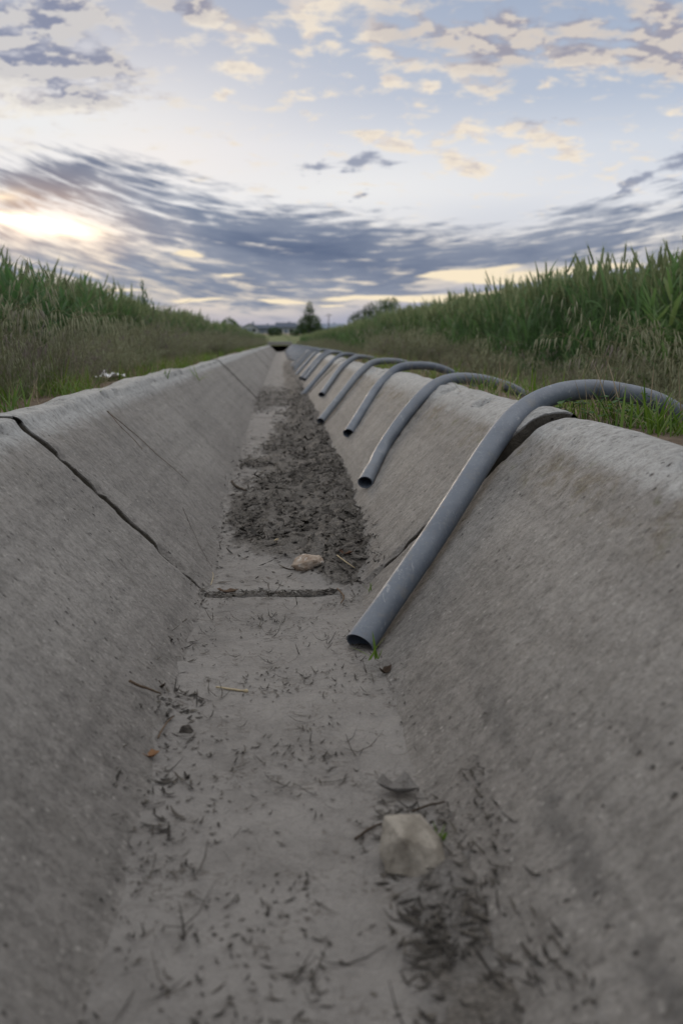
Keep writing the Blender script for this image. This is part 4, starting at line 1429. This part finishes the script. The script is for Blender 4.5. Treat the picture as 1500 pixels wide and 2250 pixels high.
def rim_grass(sx, x0, x1, label):
    x1_, y1_ = points(1000, x0, x1, 1.0, 9, sx); x2_, y2_ = points(900, x0, x1, 9, 48, sx)
    x, y = np.r_[x1_, x2_], np.r_[y1_, y2_]
    n = fbm(x * 3.0, y * 1.5, 3, 371 + int(sx)) - 1.2 * (sx > 0) * np.exp(-((x - .66) / .10) ** 2 - ((y - 2.0) / .10) ** 2)
    k = RNG.uniform(0, 1, len(x)) < np.clip((.5 if sx > 0 else .22) + 1.7 * n, .04, 1)
    x, y = x[k], y[k]
    P, rot, scl, idx = place(x, y, .7, 1.25, 7, zoff=-.006, tilt=.15)
    g = fbm(x * 2.2, y * 1.1, 3, 381)
    idx = np.where(RNG.uniform(0, 1, len(x)) < np.clip(.52 + 1.2 * g, .15, .95), RNG.integers(0, 4, len(x)), RNG.integers(4, 7, len(x)))
    cp = [o.copy() for o in gp]
    for i, o in enumerate(cp): o.name = 'rim_%02d' % i
    return scatter('rim_grass', cp, P, rot, scl, idx, label, 'grass')


rim_grass(-1, .575, .86, 'short green grass and straw along the left rim of the ditch')
rim_grass(1, .575, .98, 'short green grass and straw along the right rim under the tubes')

# ---------------------------------------------------------------- single plants one can point to
def own(name, build, mats, loc, label, cat):
    b = MB(); build(b)
    me = b.mesh(name)
    for m in mats: me.materials.append(m)
    o = bpy.data.objects.new(name, me); COL.objects.link(o); o.location = loc
    return tag(o, label, cat)


BR = (M_BSTEM, M_BHEAD, M_BLEAF)
q = on_y(1345, 800, 2.75); own('brome_grass', lambda b: brome_mesh(b, random.Random(41), 0, 0, 7, .32, .42, .03, heads=(13, 17), big=1.15, tones=(.2, .8)), BR, (q[0], q[1], gz(q[0], q[1])), 'drooping brown brome seed heads standing above the near end of the first tube', 'grass')
q = on_y(1475, 800, 2.6); own('brome_grass', lambda b: brome_mesh(b, random.Random(43), 0, 0, 7, .30, .38, .03, heads=(13, 17), big=1.1, tones=(-.2, .15)), BR, (q[0], q[1], gz(q[0], q[1])), 'dark purple brome heads hanging at the right edge of the photo', 'grass')
q = on_y(18, 760, 2.9); own('brome_grass', lambda b: brome_mesh(b, random.Random(47), 0, 0, 14, .34, .44, .06, heads=(14, 18), big=1.25), BR, (q[0], q[1], gz(q[0], q[1])), 'pale drooping brome clump at the left edge, its heads in clear view', 'grass')
q = on_y(95, 780, 3.4); own('brome_grass', lambda b: brome_mesh(b, random.Random(53), 0, 0, 13, .28, .40, .07, heads=(13, 17), big=1.1), BR, (q[0], q[1], gz(q[0], q[1])), 'grey-tan brome clump second from the left edge, hanging over the rim grass', 'grass')


def dry_stem(b):
    P = catmull([(0, 0, 0), (.010, 0, .05), (.030, 0, .10), (.040, 0, .15), (.046, 0, .185), (.040, 0, .198), (.028, 0, .202)], 6)
    b.tube(P, np.linspace(.0012, .0006, len(P)), 5, 0, .3)
    for k, (i, s_) in enumerate(((30, 1), (27, -1), (24, 1), (21, -1), (33, 1))):
        e = P[i] + np.array([.008 * s_, 0, -.012]); b.tube([P[i], P[i] + np.array([.005 * s_, 0, .001]), e], [.0005] * 3, 3, 0, .2); b.spindle(e, e + np.array([.001 * s_, 0, -.014]), .003, 4, 1, .1)


q = on_y(1278, 842, 2.06); own('seed_stalk', dry_stem, BR, (q[0], q[1], gz(q[0], q[1]) + .06), 'single thin brown stem with a hooked tip rising behind the crest of the first tube', 'stem')


def tuft(b, rs, n, h0, h1, sp, w=(.004, .007), lean=(.05, .7), bend=(.2, 1.2)):
    grass_mesh(b, random.Random(rs), 0, 0, n, h0, h1, sp, w, 0, 0, lean, bend)


q = on_y(1165, 868, 2.42); own('grass_tuft', lambda b: tuft(b, 1, 4, .09, .17, .012, (.006, .010), (.0, .25), (-.3, .4)), [M_GRASS], (q[0], q[1], gz(q[0], q[1])), 'upright bright green grass blades on the right rim between the first two tubes', 'grass')
q = on_surface(437, 836, -.002); own('grass_tuft', lambda b: tuft(b, 3, 7, .07, .16, .012, (.004, .007), (.4, 1.2), (.2, .9)), [M_GRASS], tuple(q), 'green grass tuft growing from the second joint in the left wall', 'grass')
q = on_z(818, 1448, .012); own('green_shoot', lambda b: tuft(b, 5, 7, .018, .045, .010, (.003, .005), (.1, .9), (-.2, .8)), [M_GRASS], tuple(q), 'tiny green shoots growing at the mouth of the nearest tube', 'shoot')
q = on_z(962, 1850, .004); own('green_shoot', lambda b: tuft(b, 7, 12, .010, .022, .006, (.0025, .0045), (.1, .8), (.0, .8)), [M_GRASS], tuple(q), 'tiny green sprout beside the pale wedge stone', 'shoot')
q = on_surface(812, 1300, -.001); own('green_shoot', lambda b: tuft(b, 9, 4, .012, .025, .005, (.002, .003), (.1, .8), (.0, .8)), [M_GRASS], tuple(q), 'tiny green shoot at the right wall foot beside the end of the bottom joint', 'shoot')
q = on_wall(822, 916, .0); own('green_shoot', lambda b: tuft(b, 11, 6, .02, .04, .012, (.003, .004), (.1, .9), (.0, .8)), [M_GRASS], (.185, 5.2, .035), 'yellow-green shoots at the right wall foot below the fifth tube', 'shoot')
for px, py, Y, lab, sd, n in ((30, 870, 2.25, 'bright green grass tuft at the left edge on the rim soil', 61, 14), (175, 848, 2.75, 'low green grass tuft beyond the rim left of the white scrap', 63, 12), (345, 826, 4.2, 'green grass tuft just right of the white scrap on the left rim', 65, 14),
                              (1455, 935, 1.80, 'bright green grass blades at the right edge under the first tube', 67, 26), (1390, 915, 1.98, 'green and wiry grass tuft on the rim between clover and right edge', 69, 14), (1060, 850, 2.95, 'dense low green grass between the second and third tubes', 71, 26), (1240, 888, 2.15, 'thin green grass tuft at the foot of the first tube bend', 73, 8)):
    q = on_y(px, py, Y)
    own('grass_tuft', lambda b: tuft(b, sd, n, .05, .12, .045, (.004, .0075)), [M_GRASS], (q[0], q[1], gz(q[0], q[1]) - .004), lab, 'grass')
for px, py, Y, lab, sd in ((1330, 900, 2.02, 'pale dry straw stalks standing behind the clover', 81), (1440, 905, 1.92, 'pale dry straw stalks crossing before the far end of the first tube', 83), (1075, 858, 2.75, 'pale dead straw spilling over the right rim beside the second tube', 85), (1215, 886, 2.2, 'pale dead straw lying on the rim behind the first tube', 87)):
    q = on_y(px, py, Y)
    own('dry_straw', lambda b: grass_mesh(b, random.Random(sd), 0, 0, 22, .07, .19, .06, (.0018, .0036), 0, 0, (.05, 1.3), (.0, .5)), [M_STRAW], (q[0], q[1], gz(q[0], q[1]) - .002), lab, 'straw')


def clover(b):
    rs = random.Random(5)
    for _ in range(46):
        a, r_ = rs.uniform(0, 6.28), .085 * math.sqrt(rs.random())
        x, y, h = r_ * math.cos(a) * 1.5, r_ * math.sin(a), rs.uniform(.02, .062)
        b.tube([(x * .8, y * .8, 0), (x, y, h)], [.0007, .0006], 3, 0, .5, cap=False)
        a0 = rs.uniform(0, 6.28); s_ = rs.uniform(.008, .014); tl = rs.uniform(-.5, .5)
        for k in range(3):
            an = a0 + k * 2.094
            c, sn = math.cos(an), math.sin(an)
            V = [(x, y, h)] + [(x + s_ * (c * u - sn * v), y + s_ * (sn * u + c * v), h + s_ * (.25 * abs(v) + tl * u * c)) for u, v in ((.5, -.5), (1.0, -.6), (1.25, -.25), (1.15, 0), (1.25, .25), (1.0, .6), (.5, .5))]
            b.add(V, [[0, 1, 2, 3, 4], [0, 4, 5, 6, 7]], 0, rs.random())


q = on_y(1305, 908, 2.0); own('clover_plant', clover, [M_CLOV], (q[0], q[1], gz(q[0], q[1])), 'low dark green leafy clover patch on the right rim below the first tube crest', 'clover')


def thistle(b, H, seed, n=70, lw=(.02, .035), L0=.22):
    rs = random.Random(seed)
    b.tube([(0, 0, 0), (.01, 0, H * .5), (0, .01, H)], [.008, .006, .002], 5, 0, .2)
    for k in range(n):
        u = (k + .5) / n
        L = L0 * (1 - u) ** .7 + .05
        b.blade((0, 0, H * (.12 + .86 * u)), k * 2.4, L * rs.uniform(.8, 1.1), rs.uniform(*lw) * (1.1 - .6 * u), .35 + .75 * (1 - u), rs.uniform(.1, .8), 0, rs.random(), 5, .3)
    for s_ in range(4):
        a = s_ * 1.6 + .4; h0 = H * rs.uniform(.35, .6)
        P = catmull([(0, 0, h0), (.07 * math.cos(a), .07 * math.sin(a), h0 + .1), (.13 * math.cos(a), .13 * math.sin(a), h0 + .28)], 4)
        b.tube(P, np.linspace(.005, .002, len(P)), 4, 0, .2)
        for k in range(16):
            i = int(k / 16 * (len(P) - 1)); b.blade(P[i], k * 2.4, rs.uniform(.07, .14), rs.uniform(.012, .02), rs.uniform(.3, .8), rs.uniform(.1, .8), 0, rs.random(), 4, .3)


q = on_y(316, 700, 10.8); own('tall_weed', lambda b: thistle(b, 1.06, 3), [M_CLOV], (q[0], q[1], gz(q[0], q[1])), 'dark leafy weed spire standing taller than the wheat edge on the left', 'weed')
for px, py, Y, H_, sd, lab in ((22, 690, 4.6, .70, 101, 'broad leaved dark green plant at the very left edge, taller than the wheat'), (92, 690, 5.4, .72, 103, 'broad leaved green plant second from the left edge, above the brome'), (190, 690, 6.8, .84, 105, 'slim green leafy plant standing between the left edge plants and the weed spire'), (1470, 740, 4.3, .80, 107, 'broad leaved green plant among the wheat at the right edge')):
    q = on_y(px, py, Y)
    own('leafy_plant', lambda b: thistle(b, H_, sd, 26, (.026, .042), .34), [M_WLEAF], (q[0], q[1], gz(q[0], q[1])), lab, 'plant')
q = on_y(800, 735, 21.5); own('tall_weed', lambda b: thistle(b, .80, 5, 60, (.03, .05)), [M_CLOV], (q[0], q[1], gz(q[0], q[1])), 'small dark weed against the wheat edge below the right-hand trees', 'weed')
# ---------------------------------------------------------------- trees, houses and pole on the horizon
M_BARK = simple('bark', (.07, .055, .042), .9, .3, 3)
M_LEAF_D = plant('tree_leaf_dark', [(0, (.03, .06, .02)), (.6, (.055, .10, .03)), (1, (.09, .15, .05))], .25, .6)
M_LEAF_L = plant('tree_leaf_light', [(0, (.05, .10, .025)), (.6, (.085, .16, .04)), (1, (.13, .22, .06))], .25, .6)
M_LEAF_F = plant('tree_leaf_far', [(0, (.026, .040, .030)), (1, (.055, .075, .05))], .2, .7)


def tree(name, x, y, z, H, lobes, mat, label, cat, group=None, n=1600, leaf=.25, trunk=True, seed=1):
    """lobes: (dx, h, rx, rz) in fractions of H; leaves fill the shell of each lobe, ragged"""
    rs = np.random.default_rng(seed)
    e = empty(name, (x, y, z)); tag(e, label, cat, group)
    b = MB()
    if trunk:
        P = [(0, 0, -.3), (.02 * H, 0, H * .25), (0, .01 * H, H * .55), (.01 * H, 0, H * .9)]
        b.tube(P, [H * .035, H * .026, H * .015, H * .004], 6)
        for k in range(7):
            a = k * 2.4; h0 = H * (.15 + .09 * k); L = H * .22
            b.tube([(0, 0, h0), (math.cos(a) * L * .5, math.sin(a) * L * .5, h0 + L * .45), (math.cos(a) * L, math.sin(a) * L, h0 + L * 1.0)], [H * .012, H * .008, H * .002], 4)
        link('trunk', b.mesh('trunk'), M_BARK, e)
    b = MB()
    tot = sum(l[2] * l[3] for l in lobes)
    for (dx_, h, rx, rz) in lobes:
        m = int(n * rx * rz / tot)
        d = rs.normal(size=(m, 3)); d /= np.linalg.norm(d, axis=1)[:, None]
        r = rs.uniform(.35, 1.0, m) ** .5
        lump = 1 + .38 * fbm(d[:, 0] * 3 + dx_ * 9, d[:, 2] * 3 + d[:, 1] * 2 + h * 7, 3, seed)
        C = np.stack([dx_ * H + d[:, 0] * rx * H * r * lump, d[:, 1] * rx * H * r * lump, h * H + d[:, 2] * rz * H * r * lump], 1)
        tone = np.clip(.5 + .9 * fbm(C[:, 0] * 1.3 / H * 6, C[:, 2] * 1.3 / H * 6, 2, seed + 5), 0, 1)
        for c, tn in zip(C, tone):
            u = rs.normal(size=3); u /= np.linalg.norm(u); w = np.cross(u, rs.normal(size=3)); w /= np.linalg.norm(w)
            s_ = leaf * rs.uniform(.5, 1.1)
            b.add([c - u * s_, c - w * s_ * .5, c + u * s_, c + w * s_ * .5 + np.cross(u, w) * s_ * .2], [[0, 1, 2, 3]], 0, float(tn))
    link('crown', b.mesh('crown', False), mat, e)
    return e


def at_px(px, py, Y):
    q = on_y(px, py, Y)
    return q


q = at_px(679, 741, 200)
tree('tree', q[0], q[1], q[2], 6.9, [(0, .30, .36, .32), (-.12, .35, .22, .26), (.14, .38, .22, .26), (.0, .62, .17, .26), (.02, .84, .10, .18), (-.2, .2, .2, .2), (.2, .2, .2, .2)], M_LEAF_D, 'tall dark pointed tree standing alone at the end of the ditch', 'tree', n=5200, leaf=.17, seed=3)
q = at_px(800, 716, 150)
tree('tree', q[0], q[1], q[2], 3.3, [(0, .35, .62, .38), (-.35, .25, .42, .30), (.4, .45, .5, .4), (.22, .72, .28, .32)], M_LEAF_D, 'low rounded dark tree at the left of the pair above the right wheat', 'tree', n=3000, leaf=.13, seed=5)
q = at_px(848, 712, 160)
tree('tree', q[0], q[1], q[2], 4.0, [(0, .4, .45, .4), (-.22, .62, .3, .36), (.3, .55, .32, .4), (.3, .8, .14, .28), (.02, .78, .18, .26)], M_LEAF_L, 'brighter green tree at the right of the pair above the right wheat', 'tree', n=3000, leaf=.14, seed=7)
q = at_px(603, 740, 170)
tree('bush', q[0], q[1], q[2], 1.7, [(0, .5, .75, .5), (-.35, .4, .4, .36), (.4, .4, .4, .36)], M_LEAF_D, 'round dark bush left of the pointed tree, before pale house walls', 'bush', n=1500, leaf=.12, trunk=False, seed=9)
q = at_px(646, 739, 185)
tree('bush', q[0], q[1], q[2], 1.2, [(0, .5, .7, .5), (.4, .4, .4, .36)], M_LEAF_D, 'smaller dark bush just left of the pointed tree', 'bush', n=800, leaf=.12, trunk=False, seed=11)
q = at_px(505, 728, 60)
tree('bush', q[0], q[1], q[2] - .2, 1.0, [(0, .5, .55, .5), (.3, .4, .35, .36)], M_LEAF_L, 'green bush at the far end of the left wheat', 'bush', n=1400, leaf=.06, trunk=False, seed=13)

tl = 'far off dark tree in the low tree line along the horizon'
for k, (px, top) in enumerate([(470, 722), (492, 720), (515, 722), (530, 719), (548, 716), (566, 721), (583, 717), (600, 713), (616, 712), (632, 712), (648, 711), (664, 713), (700, 711), (716, 706), (732, 709), (748, 715), (765, 717), (785, 719), (812, 718), (840, 719), (440, 722), (410, 723)]):
    q = at_px(px, 737, 430 + 11 * (k % 4)); qt = at_px(px, top, q[1])
    Hh = qt[2] - q[2]
    wv = 1.9 / max(Hh, 1) * (1.1 + .3 * (k % 3))
    tree('horizon_tree', q[0], q[1], q[2] - .3, Hh, [(0, .5, wv, .5), (-wv * .7, .38, wv * .8, .38), (wv * .7, .42, wv * .8, .40)], M_LEAF_F, tl, 'tree', 'trees of the far tree line', n=420, leaf=.34, trunk=True, seed=20 + k)

M_WALLW = simple('house_wall_white', (.55, .56, .58), .8, .08, .5)
M_WALLB = simple('house_wall_grey', (.30, .33, .37), .8, .08, .5)
M_ROOF = simple('house_roof_slate', (.085, .105, .145), .8, .15, 1.0)
M_ROOF2 = simple('house_roof_pale', (.20, .24, .31), .8, .15, 1.0)
M_GLASS = simple('house_window', (.04, .05, .06), .2, .1, 1.0)


def house(px, py, Y, w, d, h, rh, wall, roof, label, along=True):
    q = at_px(px, py, Y)
    e = empty('house', (q[0], q[1], q[2])); tag(e, label, 'house')
    m_ = MB(); m_.box((0, 0, h / 2 - .2), (w / 2, d / 2, h / 2 + .2))
    m_.add([(-w / 2, -d / 2, h), (-w / 2, d / 2, h), (-w / 2, 0, h + rh - .05), (w / 2, -d / 2, h), (w / 2, d / 2, h), (w / 2, 0, h + rh - .05)] if along else [(-w / 2, -d / 2, h), (w / 2, -d / 2, h), (0, -d / 2, h + rh - .05), (-w / 2, d / 2, h), (w / 2, d / 2, h), (0, d / 2, h + rh - .05)], [[0, 1, 2], [3, 5, 4]] if along else [[0, 1, 2], [3, 5, 4]])
    link('wall', m_.mesh('wall', False), wall, e)
    m_ = MB(); o_ = .45; k = rh / (d / 2 if along else w / 2); z0 = h - o_ * k
    if along: V = [(-w / 2 - o_, -d / 2 - o_, z0), (w / 2 + o_, -d / 2 - o_, z0), (w / 2 + o_, 0, h + rh), (-w / 2 - o_, 0, h + rh), (-w / 2 - o_, d / 2 + o_, z0), (w / 2 + o_, d / 2 + o_, z0)]
    else: V = [(-w / 2 - o_, -d / 2 - o_, z0), (-w / 2 - o_, d / 2 + o_, z0), (0, d / 2 + o_, h + rh), (0, -d / 2 - o_, h + rh), (w / 2 + o_, -d / 2 - o_, z0), (w / 2 + o_, d / 2 + o_, z0)]
    m_.add(V, [[0, 1, 2, 3], [3, 2, 5, 4]])
    r_ = link('roof', m_.mesh('roof', False), roof, e); sm = r_.modifiers.new('thickness', 'SOLIDIFY'); sm.thickness = .18; sm.offset = 1
    m_ = MB(); m_.box((w * .2, d * .15, h + rh * .95), (.35, .35, .6)); link('chimney', m_.mesh('chimney', False), M_WALLB, r_)
    for sx_ in (-.3, .28):
        m_ = MB(); m_.box((w * sx_, -d / 2 - .02, h * .58), (.6, .05, .5)); link('window', m_.mesh('window', False), M_GLASS, e)
    m_ = MB(); m_.box((0, -d / 2 - .02, 1.0), (.5, .05, 1.0)); link('door', m_.mesh('door', False), M_ROOF2, e)


house(549, 736, 330, 5.0, 6, 2.5, 1.2, M_WALLW, M_ROOF2, 'small white gabled house, the leftmost beyond the ditch end', False)
house(577, 737, 345, 8.5, 8, 2.3, 1.1, M_WALLB, M_ROOF, 'grey house with a slate roof behind the round dark bush')
house(628, 737, 335, 6.0, 7, 2.6, 1.4, M_WALLW, M_ROOF, 'white walled house with a slate roof just left of the pointed tree')
house(657, 737, 350, 7.0, 8, 2.3, 1.2, M_WALLB, M_ROOF, 'grey house half hidden behind the pointed tree')
house(722, 738, 320, 9.0, 8, 2.3, 1.3, M_WALLB, M_ROOF2, 'blue-grey house to the right of the pointed tree')

q = at_px(722, 738, 260)
e = empty('utility_pole', (q[0], q[1], q[2])); tag(e, 'thin wooden utility pole rising right of the pointed tree', 'utility pole')
top = at_px(722, 689, 260)[2] - q[2]
m_ = MB(); m_.tube([(0, 0, -.3), (0, 0, top * .5), (0, 0, top)], [.13, .11, .08], 8); link('pole', m_.mesh('pole'), M_BARK, e)
m_ = MB(); m_.box((0, -.14, top - .45), (.9, .06, .06)); link('crossarm', m_.mesh('crossarm', False), M_BARK, e)
